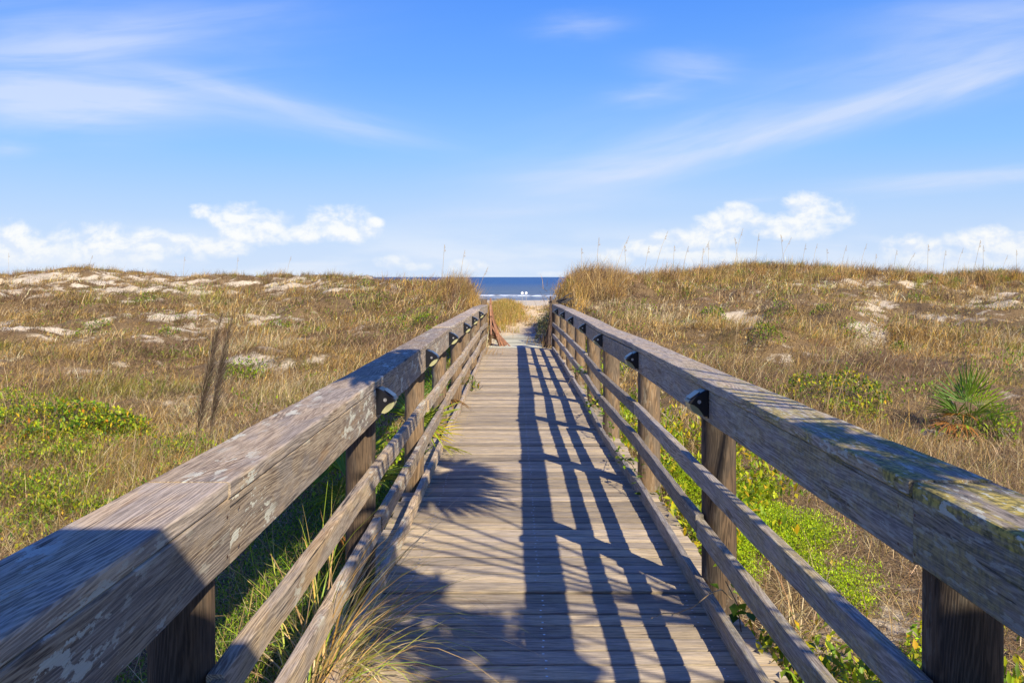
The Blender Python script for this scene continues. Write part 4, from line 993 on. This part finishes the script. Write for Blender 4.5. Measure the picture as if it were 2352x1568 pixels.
# ------------------------------------------------------------------ collapsed sand fences, driftwood, markers
def sand_fence(loc, top, dirs, posts, label, mat):
    root = empty('sand_fence', loc); tag(root, label, 'sand fence')
    for (x, y, h, l) in posts:
        mb = MB(); mb.rnd = random.random(); mb.tube([(x, y, -.3), (x+l, y, h)], [.028, .022], 7); mb.build('post', mat, root, origin=root.location)
    for (a, b_) in dirs:
        a = Vector(a); b_ = Vector(b_); t = (b_-a).normalized(); s_ = t.cross(Vector((0, 1, 0))).normalized()*.017; n_ = t.cross(s_).normalized()*.004
        mb = MB(); mb.rnd = random.random(); mb.loft([[p_+s_+n_, p_-s_+n_, p_-s_-n_, p_+s_-n_] for p_ in (a, a*.5+b_*.5+Vector((0, 0, random.gauss(0, .01))), b_)]); mb.build('lath', mat, root, origin=root.location)
    return root
gl = float(hgt(-.5, 22.6)); D = []
for k in range(26):
    t = k/25; a = (-.01+.06*t+random.gauss(0, .012), random.uniform(-.3, .25), 1.08-.62*t+random.gauss(0, .06)); b_ = (.06+.36*t+random.gauss(0, .05), random.uniform(-.4, .4), .34-.32*t+random.gauss(0, .09))
    D.append((a, b_))
for k in range(9): D.append(((-.02+random.gauss(0, .02), random.uniform(-.3, .3), .52-.03*k), (.36+random.gauss(0, .05), random.uniform(-.3, .3), -.02+random.random()*.12)))
r_ = sand_fence((-.585, 22.7, gl), 0, D, [(0, 0, 1.22, .0), (-.04, .3, 1.05, .02)], 'collapsed reddish sand fence with leaning laths at the left end of the boardwalk', M_lath)
D = []
for k in range(11): D.append(((.10+random.gauss(0, .03), random.uniform(-.3, .3), .85+random.gauss(0, .08)), (-.12+.016*k+random.gauss(0, .02), random.uniform(-.4, .4), .0+random.random()*.06)))
M_lathd = wood_mat('dark fence lath', 2, light=(.13, .08, .06), dark=(.05, .03, .025), grey=(.1, .08, .07), lichen=0, stain=.1)
sand_fence((.82, 22.4, float(hgt(.82, 22.4))), 0, D, [(.05, 0, 1.28, .02)], 'dark sand fence laths leaning together at the right end of the boardwalk', M_lathd)
root = empty('driftwood', (.98, 21.15, .885)); tag(root, 'dark gnarled driftwood tangle lying on the far end of the right railing cap', 'driftwood')
rr = np.random.default_rng(9)
mb = MB()
for k in range(9):
    a = Vector((rr.uniform(-.22, .05), rr.uniform(-.1, .1), rr.uniform(.015, .05))); pts = [a]; dv = Vector((rr.uniform(.05, .09), rr.normal(0, .02), rr.normal(.01, .02)))
    for j in range(5): pts.append(pts[-1]+dv+Vector((rr.normal(0, .012), rr.normal(0, .02), rr.normal(0, .018)))); pts[-1].z = max(.012, pts[-1].z)
    mb.tube(pts, [.018, .022, .02, .016, .011, .004], 6)
mb.build('branches', M_drift, root, origin=root.location)
for (pxx, lb) in ((1199.5, 'left one of two round white markers on thin poles standing at the beach'), (1208.5, 'right one of two round white markers on thin poles standing at the beach')):
    Y = 95; X = (pxx-VPX)/FPX*Y; zc = CAMZ + (HZY-673)/FPX*Y; gz = float(hgt(X, Y))
    root = empty('beach_marker', (X, Y, gz)); tag(root, lb, 'marker', 'round white beach markers')
    mb = MB(); mb.loft([[(r_*math.cos(t), yo, zc-gz+r_*math.sin(t)) for t in np.linspace(0, 2*math.pi, 18, endpoint=False)] for r_, yo in ((.12, -.03), (.14, -.02), (.14, .02), (.12, .03))]); mb.build('round_panel', M_white, root, origin=root.location)
    mb = MB(); mb.tube([(0, .05, -.2), (0, .05, zc-gz)], .03, 6); mb.build('pole', M_pole, root, origin=root.location)
